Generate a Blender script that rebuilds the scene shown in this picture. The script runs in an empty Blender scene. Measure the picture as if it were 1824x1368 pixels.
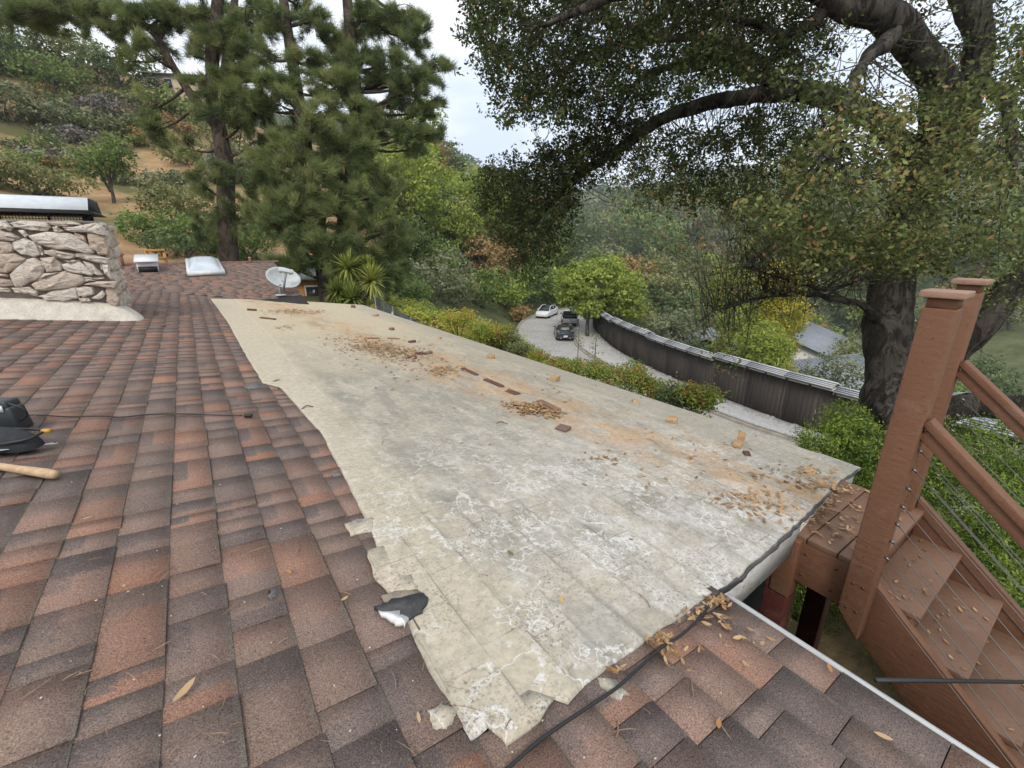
import bpy, bmesh, math, random
import numpy as np
from mathutils import Vector, Matrix

# ------------------------------------------------------------------ camera, sky, sun, exposure
scene = bpy.context.scene
col = scene.collection
F = 790.0                       # focal length in photograph pixels (1824 wide)
PIT = math.radians(17.82)       # camera looks down by this much
YAW = math.radians(35.3)        # and this far right of the house's long axis (+Y)
EYE = 1.1                       # camera height above the roof plane under it
SP, CP, SY, CY = math.sin(PIT), math.cos(PIT), math.sin(YAW), math.cos(YAW)

cam_d = bpy.data.cameras.new('camera')
cam = bpy.data.objects.new('camera', cam_d)
col.objects.link(cam)
cam.location = (0, 0, EYE)
cam.rotation_euler = (math.pi/2 - PIT, 0, -YAW)
cam_d.sensor_width = 36
cam_d.lens = F/1824*36
cam_d.clip_start = .05
cam_d.clip_end = 9000
scene.camera = cam

SUN_EL, SUN_AZ = math.radians(44), math.radians(-138)   # azimuth clockwise from +Y: behind and left of the camera
world = bpy.data.worlds.new('World')
scene.world = world
world.use_nodes = True
wn, wl = world.node_tree.nodes, world.node_tree.links
bg = wn['Background']
sky = wn.new('ShaderNodeTexSky')
sky.sky_type = 'NISHITA'
sky.sun_disc = False
sky.sun_elevation = SUN_EL
sky.sun_rotation = SUN_AZ
tc = wn.new('ShaderNodeTexCoord')
mp = wn.new('ShaderNodeMapping'); mp.inputs['Scale'].default_value = (1, 1, 2.6)
n1 = wn.new('ShaderNodeTexNoise'); n1.inputs['Scale'].default_value = 2.6; n1.inputs['Detail'].default_value = 5; n1.inputs['Roughness'].default_value = .5
rp = wn.new('ShaderNodeValToRGB')
rp.color_ramp.elements[0].position = .36; rp.color_ramp.elements[0].color = (6.6, 7.5, 9.0, 1)
rp.color_ramp.elements[1].position = .62; rp.color_ramp.elements[1].color = (10.2, 10.4, 10.7, 1)
mx = wn.new('ShaderNodeMix'); mx.data_type = 'RGBA'; mx.inputs[0].default_value = .92
wl.new(tc.outputs['Generated'], mp.inputs['Vector'])
wl.new(mp.outputs['Vector'], n1.inputs['Vector'])
wl.new(n1.outputs['Fac'], rp.inputs['Fac'])
wl.new(sky.outputs['Color'], mx.inputs[6])
wl.new(rp.outputs['Color'], mx.inputs[7])
wl.new(mx.outputs[2], bg.inputs['Color'])
bg.inputs['Strength'].default_value = .1

sun_d = bpy.data.lights.new('sun', 'SUN')
sun_d.energy = 1.5
sun_d.angle = math.radians(18)
sun_d.color = (1, .92, .80)
sun = bpy.data.objects.new('sun', sun_d)
col.objects.link(sun)
sdir = Vector((math.sin(SUN_AZ)*math.cos(SUN_EL), math.cos(SUN_AZ)*math.cos(SUN_EL), math.sin(SUN_EL)))
sun.rotation_euler = (-sdir).to_track_quat('-Z', 'Y').to_euler()
sun.location = sdir*30

scene.view_settings.view_transform = 'Standard'
scene.view_settings.look = 'None'
scene.view_settings.gamma = 1
scene.view_settings.use_curve_mapping = False
scene.view_settings.exposure = .42
scene.render.engine = 'CYCLES'
scene.cycles.max_bounces = 6
scene.cycles.diffuse_bounces = 3
scene.cycles.glossy_bounces = 2
scene.cycles.transmission_bounces = 4
scene.cycles.volume_bounces = 1
scene.cycles.transparent_max_bounces = 6
scene.cycles.use_denoising = True

# ------------------------------------------------------------------ helpers
rng = np.random.default_rng(7)
random.seed(7)

def ray(px, py):
    r, v = px-912.0, 684.0-py
    up, fw = v*CP-F*SP, v*SP+F*CP
    return np.array([r*CY+fw*SY, fw*CY-r*SY, up])
def at_t(px, py, t): return np.array([0, 0, EYE])+ray(px, py)*t
def at_z(px, py, z): d = ray(px, py); return at_t(px, py, (z-EYE)/d[2])
def at_x(px, py, x): d = ray(px, py); return at_t(px, py, x/d[0])
def at_y(px, py, y): d = ray(px, py); return at_t(px, py, y/d[1])
TAN = .12                                             # fall of the main roof towards +X
def roof_z(x): return -TAN*x
def on_roof(px, py, off=0.0):
    d = ray(px, py)
    return at_t(px, py, (off-EYE)/(d[2]+TAN*d[0]))
def RF(r, f): return np.array([r*CY+f*SY, f*CY-r*SY])  # metres right / ahead of the camera -> X, Y

def prop(o, label=None, cat=None, group=None, kind=None):
    if label: o['label'] = label
    if cat: o['category'] = cat
    if group: o['group'] = group
    if kind: o['kind'] = kind
    return o
def empty(name, loc, label=None, cat=None, group=None, rz=0.0):
    o = bpy.data.objects.new(name, None)
    o.empty_display_size = .1
    o.location = loc
    o.rotation_euler = (0, 0, rz)
    col.objects.link(o)
    return prop(o, label, cat, group)
def root_loc(p):
    while p.parent: p = p.parent
    return np.array(p.location)

def np_mesh(name, V, faces, mat, parent=None, smooth=False, attrs=None, local=False):
    """faces: list of (n,k) int arrays or lists of index tuples; attrs {name: per-face floats}"""
    V = np.asarray(V, dtype=np.float64)
    if parent is not None and not local: V = V-root_loc(parent)
    me = bpy.data.meshes.new(name)
    if not isinstance(faces, (list, tuple)): faces = [faces]
    if len(faces) and isinstance(faces[0], np.ndarray):
        idx = np.concatenate([f.ravel() for f in faces])
        tot = np.concatenate([np.full(len(f), f.shape[1]) for f in faces])
    else:
        idx = np.fromiter((i for f in faces for i in f), dtype=np.int64)
        tot = np.array([len(f) for f in faces])
    st = np.concatenate([[0], np.cumsum(tot)[:-1]])
    me.vertices.add(len(V)); me.vertices.foreach_set('co', V.astype(np.float32).ravel())
    me.loops.add(len(idx)); me.loops.foreach_set('vertex_index', idx.astype(np.int32))
    me.polygons.add(len(tot)); me.polygons.foreach_set('loop_start', st.astype(np.int32))
    if smooth: me.polygons.foreach_set('use_smooth', np.ones(len(tot), dtype=bool))
    me.update(calc_edges=True)
    if attrs:
        for k, a in attrs.items():
            a = np.asarray(a, dtype=np.float32)
            if a.ndim == 1:
                at = me.attributes.new(k, 'FLOAT', 'FACE'); at.data.foreach_set('value', a)
            else:
                at = me.attributes.new(k, 'FLOAT_VECTOR', 'FACE'); at.data.foreach_set('vector', a.ravel())
    me.materials.append(mat)
    o = bpy.data.objects.new(name, me)
    col.objects.link(o)
    if parent is not None: o.parent = parent
    return o

class MB:
    def __init__(s): s.v, s.f, s.n = [], [], 0
    def add(s, V, Fs):
        V = np.asarray(V, dtype=float)
        s.v.append(V); s.f += [tuple(i+s.n for i in f) for f in Fs]; s.n += len(V)
        return s
    def box(s, c, size, M=None, taper=1.0):
        x, y, z = np.array(size)/2
        V = np.array([(-x,-y,-z),(x,-y,-z),(x,y,-z),(-x,y,-z),(-x*taper,-y*taper,z),(x*taper,-y*taper,z),(x*taper,y*taper,z),(-x*taper,y*taper,z)])
        if M is not None: V = V@np.array(M)[:3,:3].T
        return s.add(V+np.array(c), [(3,2,1,0),(4,5,6,7),(0,1,5,4),(1,2,6,5),(2,3,7,6),(3,0,4,7)])
    def hexa(s, P):   # 8 corners: bottom 4 then top 4
        return s.add(P, [(3,2,1,0),(4,5,6,7),(0,1,5,4),(1,2,6,5),(2,3,7,6),(3,0,4,7)])
    def bar(s, a, b, w, h, up=(0,0,1)):
        a, b = np.array(a, float), np.array(b, float)
        d = b-a; L = np.linalg.norm(d); d = d/L
        side = np.cross(d, up); side /= np.linalg.norm(side)+1e-9
        u = np.cross(side, d)
        M = np.column_stack([side, d, u])
        return s.box((a+b)/2, (w, L, h), M)
    def tube(s, pts, rad, n=8, cap=True):
        pts = np.array(pts, float)
        rad = np.full(len(pts), rad) if np.isscalar(rad) else np.array(rad, float)
        tan = np.gradient(pts, axis=0)
        tan /= np.linalg.norm(tan, axis=1)[:, None]+1e-9
        ref = np.array([0, 0, 1.0]) if abs(tan[0][2]) < .9 else np.array([1.0, 0, 0])
        V = []
        for p, t, r in zip(pts, tan, rad):
            a = ref-t*np.dot(ref, t); a /= np.linalg.norm(a)+1e-9
            b = np.cross(t, a); ref = a
            for k in range(n):
                th = 2*math.pi*k/n
                V.append(p+r*(a*math.cos(th)+b*math.sin(th)))
        Fs = []
        for i in range(len(pts)-1):
            for k in range(n):
                Fs.append((i*n+k, i*n+(k+1) % n, (i+1)*n+(k+1) % n, (i+1)*n+k))
        if cap:
            Fs.append(tuple(range(n-1, -1, -1))); Fs.append(tuple((len(pts)-1)*n+k for k in range(n)))
        return s.add(V, Fs)
    def prism(s, poly, z0, z1):      # plan polygon extruded in z
        n = len(poly)
        z0 = np.full(n, z0) if np.isscalar(z0) else np.asarray(z0); z1 = np.full(n, z1) if np.isscalar(z1) else np.asarray(z1)
        V = [(p[0], p[1], a) for p, a in zip(poly, z0)]+[(p[0], p[1], a) for p, a in zip(poly, z1)]
        Fs = [tuple(range(n-1, -1, -1)), tuple(range(n, 2*n))]+[(i, (i+1) % n, n+(i+1) % n, n+i) for i in range(n)]
        return s.add(V, Fs)
    def build(s, name, mat, parent=None, smooth=False, bevel=0.0, local=False):
        V = np.concatenate(s.v)
        o = np_mesh(name, V, s.f, mat, parent, smooth, local=local)
        if bevel:
            m = o.modifiers.new('bevel', 'BEVEL'); m.width = bevel; m.segments = 2; m.limit_method = 'ANGLE'
        return o

def lathe(prof, n=16, c=(0,0,0)):
    V, Fs = [], []
    for r, z in prof:
        for k in range(n):
            a = 2*math.pi*k/n
            V.append((c[0]+r*math.cos(a), c[1]+r*math.sin(a), c[2]+z))
    for i in range(len(prof)-1):
        for k in range(n):
            Fs.append((i*n+k, i*n+(k+1) % n, (i+1)*n+(k+1) % n, (i+1)*n+k))
    return np.array(V), Fs

def smooth_path(pts, n=40, wob=0.0, seed=0):
    """Catmull-Rom through points (rows may carry radius in column 3)"""
    P = np.array(pts, float)
    P = np.vstack([2*P[0]-P[1], P, 2*P[-1]-P[-2]])
    seg = len(P)-3
    out = []
    for q in np.linspace(0, seg-1e-6, n):
        i = int(q); u = q-i
        a, b, c, d = P[i], P[i+1], P[i+2], P[i+3]
        out.append(.5*((2*b)+(-a+c)*u+(2*a-5*b+4*c-d)*u*u+(-a+3*b-3*c+d)*u**3))
    out = np.array(out)
    if wob:
        g = np.random.default_rng(seed)
        out[1:-1, :3] += g.normal(0, wob, (len(out)-2, 3))
    return out

# ---- noise usable on numpy arrays
def _hash(ix, iy, iz, seed):
    h = (ix.astype(np.int64)*374761393+iy.astype(np.int64)*668265263+iz.astype(np.int64)*2147483647+seed*974634777) & 0xffffffff
    h = ((h ^ (h >> 13))*1274126177) & 0xffffffff
    return ((h ^ (h >> 16)) & 0xffff)/65535.0
def vnoise(x, y, z=0.0, seed=0):
    x, y = np.asarray(x, float), np.asarray(y, float); z = np.asarray(z, float)+0*x
    ix, iy, iz = np.floor(x), np.floor(y), np.floor(z)
    fx, fy, fz = x-ix, y-iy, z-iz
    fx, fy, fz = (t*t*(3-2*t) for t in (fx, fy, fz))
    r = 0
    for dx in (0, 1):
        for dy in (0, 1):
            for dz in (0, 1):
                w = (fx if dx else 1-fx)*(fy if dy else 1-fy)*(fz if dz else 1-fz)
                r = r+w*_hash(ix+dx, iy+dy, iz+dz, seed)
    return r
def fbm(x, y, z=0.0, seed=0, oct=4):
    r, a, s = 0, .5, 1.0
    for o in range(oct):
        r = r+a*(vnoise(np.asarray(x)*s, np.asarray(y)*s, np.asarray(z)*s, seed+o)-.5); a *= .5; s *= 2.03
    return r

# ---- materials
def nodes_of(m):
    m.use_nodes = True
    return m.node_tree.nodes, m.node_tree.links
def new_mat(name):
    m = bpy.data.materials.new(name)
    N, L = nodes_of(m)
    return m, N, L, N['Principled BSDF']
def mixc(N, L, fac, a, b, blend='MIX'):
    x = N.new('ShaderNodeMix'); x.data_type = 'RGBA'; x.blend_type = blend
    for sock, val in ((x.inputs[0], fac), (x.inputs[6], a), (x.inputs[7], b)):
        if hasattr(val, 'links'): L.new(val, sock)
        elif np.isscalar(val): sock.default_value = val
        else: sock.default_value = (*val[:3], 1)
    return x.outputs[2]
def noise_n(N, L, vec, scale, detail=4, rough=.55, dist=0.0):
    n = N.new('ShaderNodeTexNoise')
    n.inputs['Scale'].default_value = scale; n.inputs['Detail'].default_value = detail
    n.inputs['Roughness'].default_value = rough; n.inputs['Distortion'].default_value = dist
    if vec is not None: L.new(vec, n.inputs['Vector'])
    return n.outputs['Fac']
def ramp(N, L, fac, stops):
    r = N.new('ShaderNodeValToRGB')
    e = r.color_ramp.elements
    while len(e) < len(stops): e.new(.5)
    for k, (p, c) in enumerate(stops):
        e[k].position = p
        e[k].color = (c, c, c, 1) if np.isscalar(c) else (*c[:3], 1)
    L.new(fac, r.inputs['Fac'])
    return r.outputs['Color']
def math_n(N, L, op, a, b=None, clamp=False):
    n = N.new('ShaderNodeMath'); n.operation = op; n.use_clamp = clamp
    for sock, val in zip(n.inputs, (a, b)):
        if val is None: continue
        if hasattr(val, 'links'): L.new(val, sock)
        else: sock.default_value = val
    return n.outputs[0]
def bump_n(N, L, bsdf, height, strength=.3, dist=.01):
    b = N.new('ShaderNodeBump'); b.inputs['Strength'].default_value = strength; b.inputs['Distance'].default_value = dist
    L.new(height, b.inputs['Height']); L.new(b.outputs['Normal'], bsdf.inputs['Normal'])
def objco(N):
    t = N.new('ShaderNodeTexCoord'); return t.outputs['Object']
def pmat(name, c1, c2=None, scale=3.0, rough=.75, bump=.25, bscale=None, bdist=.01, metal=0.0, stretch=None, lo=.35, hi=.65, spec=.3):
    m, N, L, B = new_mat(name)
    co = objco(N)
    if stretch:
        q = N.new('ShaderNodeMapping'); q.inputs['Scale'].default_value = stretch; L.new(co, q.inputs['Vector']); co = q.outputs['Vector']
    c2 = c2 or tuple(x*.7 for x in c1)
    f = ramp(N, L, noise_n(N, L, co, scale, 6, .6), [(lo, 0.0), (hi, 1.0)])
    fine = noise_n(N, L, co, scale*9, 3, .6)
    c = mixc(N, L, f, c1, c2)
    c = mixc(N, L, .5, c, ramp(N, L, fine, [(.3, .25), (.7, .75)]), 'OVERLAY')
    L.new(c, B.inputs['Base Color'])
    B.inputs['Roughness'].default_value = rough; B.inputs['Metallic'].default_value = metal
    B.inputs['Specular IOR Level'].default_value = spec
    if bump: bump_n(N, L, B, noise_n(N, L, co, bscale or scale*6, 5, .6), bump, bdist)
    return m
def flat(name, c, rough=.5, metal=0.0, spec=.5, coat=0.0):
    m, N, L, B = new_mat(name)
    n = noise_n(N, L, objco(N), 14, 3)
    L.new(mixc(N, L, ramp(N, L, n, [(.35, 0.0), (.65, 1.0)]), tuple(x*.88 for x in c), c), B.inputs['Base Color'])
    B.inputs['Roughness'].default_value = rough; B.inputs['Metallic'].default_value = metal; B.inputs['Specular IOR Level'].default_value = spec
    B.inputs['Coat Weight'].default_value = coat
    return m
def leaf_mat(name, stops, trans=.25, rough=.55, spec=.3):
    """colour ramp over the per-leaf 'tone' attribute; thin leaves let some light through"""
    m, N, L, B = new_mat(name)
    a = N.new('ShaderNodeAttribute'); a.attribute_name = 'tone'
    c = ramp(N, L, a.outputs['Fac'], stops)
    L.new(c, B.inputs['Base Color']); B.inputs['Roughness'].default_value = rough; B.inputs['Specular IOR Level'].default_value = spec
    t = N.new('ShaderNodeBsdfTranslucent'); L.new(c, t.inputs['Color'])
    mx = N.new('ShaderNodeMixShader'); mx.inputs[0].default_value = trans
    L.new(B.outputs[0], mx.inputs[1]); L.new(t.outputs[0], mx.inputs[2])
    L.new(mx.outputs[0], N['Material Output'].inputs['Surface'])
    return m
# ------------------------------------------------------------------ terrain
ROAD_Z = -8.2
road_left = [(16,75),(9.5,66.5),(4.2,60),(1.67,54.6),(.6,47),(.6,40),(1.2,33),(3,26.5),(6.2,20),(9,15),(13.5,7.5),(22,-4)]
road_right = [(18.5,72.5),(12.6,67.2),(9.2,60),(7.5,52.9),(6.6,47.4),(6.0,42),(6.1,39.2),(6.67,36),(8.6,29.5),(11.7,22.7),(13.8,19.5),(18.5,13),(27,0)]
wall_line = [(19.5,71),(13.8,65),(11,58),(9.6,52),(9.0,47),(9.1,39.7),(9.7,35.5),(10.7,31.5),(12.2,27),(13.6,23.8),(15.1,20.7),(19.5,13.5),(24,7)]
rl = smooth_path([(a,b,0) for a,b in road_left], 90)[:, :2]
rr = smooth_path([(a,b,0) for a,b in road_right], 90)[:, :2]
wlp = smooth_path([(a,b,0) for a,b in wall_line], 120)[:, :2]
mid = np.array([(a+b)/2 for a, b in zip(rl, wlp[np.linspace(0, 119, 90).astype(int)])])

# control heights: (right, ahead, z)
CTL = np.array([
 (0,0,-2.9),(-6,-4,-2.7),(6,-6,-3.2),(-12,4,-2.2),(-9,14,-2.2),(0,8,-2.8),(3.4,3,-3.2),(6.7,7.8,-3.5),(9,5,-4.0),(5.2,8,-3.9),(10,-4,-3.6),
 (-2.7,13.4,-1.9),(.3,15.6,-2.6),(-1.5,20,-2.6),(-5,20,-1.6),(-10,24,-1.2),(-14,22,-.8),(1.2,19,-3.9),(-1,27,-5.4),(-3,34,-6.2),(4,12,-4.4),(7,12.5,-7.0),(8,11,-6.4),(10.5,10.5,-7.6),(6,15,-7.4),
 (-3,45,-6.4),(-8,45,-3.5),(-9,34,-2.6),(-4,60,-5.5),(-12,62,0),(2,75,-6),(-6,90,0),(-22,70,8),(-25,100,16),(10,85,-8),(-10,140,10),(5,150,-4),
 (-20,30,1.0),(-30,30,3.4),(-32,38,4.4),(-24,42,4.5),(-42,34,8),(-52,52,12.5),(-40,55,11),(-73,75,28),(-60,78,25.5),(-51,82,23),(-40,82,18),(-85,60,29),
 (-60,120,21),(-100,100,33),(-50,20,7.5),(-35,5,3),(-80,20,18),(-40,-30,0),(0,-40,-6),(40,-30,-12),
 (16,30,-11),(22,22,-11.5),(16,45,-11),(30,35,-14),(30,60,-16),(18,80,-12),(40,15,-14),(60,60,-22),(40,110,-22),(20,130,-14),
 (80,30,-24),(100,140,-26),(40,220,-14),(120,240,-10),(0,260,0),(-60,260,40),(0,420,34),(100,420,22),(220,300,14),(220,430,44),
 (-120,520,110),(-60,800,112),(60,640,62),(160,620,66),(260,560,78),(380,420,76),(420,260,60),(400,100,40),(-300,300,90),(-300,0,50),
 (0,1300,95),(500,1100,95),(900,600,100),(-700,1000,130),(-900,0,120),(0,-900,-60),(900,-500,0),(300,-200,-20),(-250,-250,10)], float)
def _emb(r, f):
    rho = np.hypot(r, f); k = np.log1p(rho/14.0)/np.maximum(rho, 1e-6)
    return r*k, f*k
_cu, _cv = _emb(CTL[:, 0], CTL[:, 1])
def _phi(d2): return np.sqrt(d2+.02)
_A = _phi((_cu[:, None]-_cu)**2+(_cv[:, None]-_cv)**2)
_n = len(CTL)
_M = np.zeros((_n+3, _n+3)); _M[:_n, :_n] = _A; _M[:_n, _n] = 1; _M[:_n, _n+1] = _cu; _M[:_n, _n+2] = _cv; _M[_n:, :_n] = _M[:_n, _n:].T
_w = np.linalg.solve(_M, np.concatenate([CTL[:, 2], [0, 0, 0]]))
def ground_rf(r, f):
    r, f = np.atleast_1d(np.asarray(r, float)), np.atleast_1d(np.asarray(f, float))
    u, v = _emb(r, f)
    z = _w[_n]+_w[_n+1]*u+_w[_n+2]*v
    for k in range(_n): z = z+_w[k]*_phi((u-_cu[k])**2+(v-_cv[k])**2)
    rho = np.hypot(r, f)
    z = z+fbm(r*.35, f*.35, seed=3)*np.clip((rho-12)/60, 0, .5)+fbm(r*.03, f*.03, seed=9)*np.clip((rho-60)/12, 0, 14)
    d2 = np.full(r.shape, 1e9)
    for m in mid[::2]: d2 = np.minimum(d2, (r-m[0])**2+(f-m[1])**2)
    w = np.clip((8.2-np.sqrt(d2))/3.2, 0, 1); w = w*w*(3-2*w)
    return z*(1-w)+(ROAD_Z-.35)*w
def to_rf(x, y): return x*CY-y*SY, x*SY+y*CY
def ground(x, y): return float(ground_rf(*to_rf(x, y))[0])
def on_ground(px, py, tmin=.006, tmax=2.0, default=None):
    d = ray(px, py)
    ts = np.geomspace(tmin, tmax, 260)
    P = np.array([0, 0, EYE])+d*ts[:, None]
    r, f = to_rf(P[:, 0], P[:, 1])
    below = P[:, 2] < ground_rf(r, f)
    k = np.argmax(below) if below.any() else (len(ts)-1 if default is None else np.argmin(abs(ts-default)))
    p = P[k].copy(); p[2] = ground(p[0], p[1])
    return p

rad = np.concatenate([[0], np.geomspace(3, 1350, 140)])
ang = np.concatenate([np.linspace(-62, 62, 200), np.linspace(68, 292, 45)])*math.pi/180
RR, AA = np.meshgrid(rad, ang, indexing='ij')
gr, gf = (RR*np.sin(AA)).ravel(), (RR*np.cos(AA)).ravel()
gz = ground_rf(gr, gf)
gx, gy = gr*CY+gf*SY, gf*CY-gr*SY
na = len(ang)
gi = np.arange(len(rad)*na).reshape(len(rad), na)
a, b = gi[:-1], gi[1:]
gfaces = np.stack([a, np.roll(a, -1, 1), np.roll(b, -1, 1), b], -1).reshape(-1, 4)

m, N, L, B = new_mat('hillside_earth')
co = objco(N)
big = noise_n(N, L, co, .09, 6, .6)
med = noise_n(N, L, co, .8, 6, .65)
fin = noise_n(N, L, co, 9, 4, .6)
c = mixc(N, L, ramp(N, L, med, [(.35, 0.0), (.62, 1.0)]), (.31, .18, .095), (.42, .29, .155))
c = mixc(N, L, ramp(N, L, big, [(.46, 0.0), (.6, 1.0)]), c, (.12, .115, .05))
sx = N.new('ShaderNodeSeparateXYZ'); L.new(co, sx.inputs[0])
low = ramp(N, L, math_n(N, L, 'MULTIPLY', sx.outputs['Z'], -.25), [(0.0, 0.0), (.6, 1.0)])
c = mixc(N, L, low, c, mixc(N, L, ramp(N, L, med, [(.4, 0.0), (.6, 1.0)]), (.09, .08, .045), (.17, .125, .07)))
c = mixc(N, L, .6, c, ramp(N, L, fin, [(.25, .3), (.75, .72)]), 'OVERLAY')
L.new(c, B.inputs['Base Color']); B.inputs['Roughness'].default_value = .95; B.inputs['Specular IOR Level'].default_value = .1
bump_n(N, L, B, fin, .6, .08)
EARTH = m
m, N, L, B = new_mat('scrub_covered_slope')
co = objco(N)
big, med, fin = noise_n(N, L, co, .035, 7, .6), noise_n(N, L, co, .35, 7, .7), noise_n(N, L, co, 5, 4, .6)
c = mixc(N, L, ramp(N, L, med, [(.36, 0.0), (.6, 1.0)]), (.06, .075, .03), (.125, .135, .06))
c = mixc(N, L, ramp(N, L, big, [(.55, 0.0), (.66, .6)]), c, (.25, .20, .11))
c = mixc(N, L, .6, c, ramp(N, L, fin, [(.25, .3), (.75, .72)]), 'OVERLAY')
L.new(c, B.inputs['Base Color']); B.inputs['Roughness'].default_value = .95; B.inputs['Specular IOR Level'].default_value = .1
bump_n(N, L, B, med, .8, .5)
SCRUB = m
ter = np_mesh('terrain', np.column_stack([gx, gy, gz]), gfaces, EARTH, smooth=True)
prop(ter, kind='structure'); ter.data.materials.append(SCRUB)
fr_, ff_ = gr[gfaces].mean(1), gf[gfaces].mean(1)
scr = (fr_ > -7-.12*ff_+6*fbm(fr_*.15, ff_*.15, seed=33)) & (np.hypot(fr_, ff_) > 16) | (np.hypot(fr_, ff_) > 130)
ter.data.polygons.foreach_set('material_index', scr.astype(np.int32))

# ------------------------------------------------------------------ road, kerb, pavement
def strip(left, right, z, name, mat, thick=0.0, nx=4):
    Lf, Rt = np.array(left), np.array(right)
    n = min(len(Lf), len(Rt))
    V = []
    for i in range(n):
        for k in range(nx+1):
            q = Lf[i]+(Rt[i]-Lf[i])*k/nx
            x, y = RF(*q); V.append((x, y, z))
    I = np.arange(n*(nx+1)).reshape(n, nx+1)
    Fq = np.stack([I[:-1, :-1], I[:-1, 1:], I[1:, 1:], I[1:, :-1]], -1).reshape(-1, 4)
    o = np_mesh(name, V, Fq, mat)
    if thick:
        md = o.modifiers.new('solid', 'SOLIDIFY'); md.thickness = thick; md.offset = -1
    return prop(o, kind='structure')
ROAD = pmat('concrete_road', (.40, .385, .36), (.33, .315, .29), .5, .9, .15, 40)
PAVE = pmat('pavement_concrete', (.47, .46, .43), (.40, .385, .36), 1.3, .9, .15, 40)
KERB = pmat('kerb_concrete', (.36, .32, .26), (.27, .235, .19), 2, .9, .2, 40)
GRAV = pmat('pale_gravel', (.55, .54, .53), (.40, .39, .38), 9, .95, .8, 30, .03)
strip(rl, rr, ROAD_Z, 'road', ROAD)
rin = rr+(rr-rl)/np.linalg.norm(rr-rl, axis=1)[:, None]*.22
def kerb(line, inner, name):
    bm = MB(); n = len(line)
    V = []
    for a_, b_ in zip(line, inner):
        A, Bq = RF(*a_), RF(*b_)
        V += [(A[0], A[1], ROAD_Z-.1), (A[0], A[1], ROAD_Z+.14), (Bq[0], Bq[1], ROAD_Z+.15), (Bq[0], Bq[1], ROAD_Z-.1)]
    Fs = []
    for i in range(n-1):
        for k in range(3): Fs.append((i*4+k, i*4+k+1, i*4+5+k, i*4+4+k))
    return prop(np_mesh(name, V, Fs, KERB), kind='structure')
kerb(rr, rin, 'kerb')
lin = rl-(rr-rl)/np.linalg.norm(rr-rl, axis=1)[:, None]*.3
kerb(rl, lin, 'kerb_left')
wl90 = wlp[np.linspace(0, 119, 90).astype(int)]
strip(rin[:60], wl90[:60], ROAD_Z+.135, 'pavement', PAVE, .12)
strip(rin[59:], wl90[59:], ROAD_Z+.125, 'gravel_strip', GRAV, .12)
# ------------------------------------------------------------------ the house: shingle roof, coated roof, chimney
house = empty('house', (0, 0, -2.8), 'low house with reddish brown shingle roof, cream coated roof section and stone chimney', 'house')
EXP, BUTT0 = .152, -.0854

def shingle_material(name, pal_dark):
    m, N, L, B = new_mat(name)
    co = objco(N)
    def att(n):
        a = N.new('ShaderNodeAttribute'); a.attribute_name = n; return a
    ca, cb, oo, sp, dk = att('ca'), att('cb'), att('oo'), att('sp'), att('dk')
    sx = N.new('ShaderNodeSeparateXYZ'); L.new(co, sx.inputs[0])
    so = N.new('ShaderNodeSeparateXYZ'); L.new(oo.outputs['Vector'], so.inputs[0])
    fz = math_n(N, L, 'MULTIPLY', math_n(N, L, 'SUBTRACT', noise_n(N, L, co, 120, 3, .8), .5), .35)
    # along / across the piece; far wing pieces store their own axis in dk's sign
    uu = math_n(N, L, 'ADD', math_n(N, L, 'DIVIDE', math_n(N, L, 'SUBTRACT', sx.outputs['Y'], so.outputs['X']), so.outputs['Y']), fz)
    vv = math_n(N, L, 'ADD', math_n(N, L, 'DIVIDE', math_n(N, L, 'SUBTRACT', so.outputs['Z'], sx.outputs['X']), EXP), math_n(N, L, 'MULTIPLY', fz, .6))
    st = math_n(N, L, 'MULTIPLY', math_n(N, L, 'SUBTRACT', uu, sp.outputs['Fac']), 22.0)
    st = math_n(N, L, 'ADD', st, .5, True)
    c = mixc(N, L, st, ca.outputs['Vector'], cb.outputs['Vector'])
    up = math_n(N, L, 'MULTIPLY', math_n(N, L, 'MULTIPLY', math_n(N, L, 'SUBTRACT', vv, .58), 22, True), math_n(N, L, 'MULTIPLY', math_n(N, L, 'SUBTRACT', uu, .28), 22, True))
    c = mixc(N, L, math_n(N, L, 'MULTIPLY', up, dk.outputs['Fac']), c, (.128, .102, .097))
    blot = ramp(N, L, noise_n(N, L, co, 5, 5, .6), [(.38, 0.0), (.62, 1.0)])
    c = mixc(N, L, math_n(N, L, 'MULTIPLY', blot, .3), c, (.205, .165, .142))
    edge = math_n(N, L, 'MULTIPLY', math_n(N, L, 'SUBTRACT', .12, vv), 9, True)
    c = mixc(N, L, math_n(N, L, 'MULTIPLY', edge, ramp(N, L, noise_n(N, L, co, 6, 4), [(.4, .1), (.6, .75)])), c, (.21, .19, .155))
    gran = noise_n(N, L, co, 260, 2, .85)
    c = mixc(N, L, .8, c, ramp(N, L, gran, [(.3, .1), (.5, .5), (.7, .9)]), 'OVERLAY')
    spk = ramp(N, L, noise_n(N, L, co, 120, 2, .5), [(.63, 0.0), (.70, 1.0)])
    c = mixc(N, L, math_n(N, L, 'MULTIPLY', spk, .5), c, (.35, .265, .20))
    L.new(c, B.inputs['Base Color']); B.inputs['Roughness'].default_value = .95; B.inputs['Specular IOR Level'].default_value = .15
    bump_n(N, L, B, gran, .55, .003)
    return m
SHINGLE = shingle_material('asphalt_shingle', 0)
TONES = [((.262,.15,.109), 5), ((.235,.15,.118), 5), ((.196,.138,.115), 6), ((.168,.125,.109), 4), ((.147,.113,.103), 3), ((.295,.155,.106), 2), ((.212,.147,.118), 4)]
TP = np.array([t[0] for t in TONES]); TW = np.array([t[1] for t in TONES], float); TW /= TW.sum()
HEXF = [(3,2,1,0),(4,5,6,7),(0,1,5,4),(1,2,6,5),(2,3,7,6),(3,0,4,7)]

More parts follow.
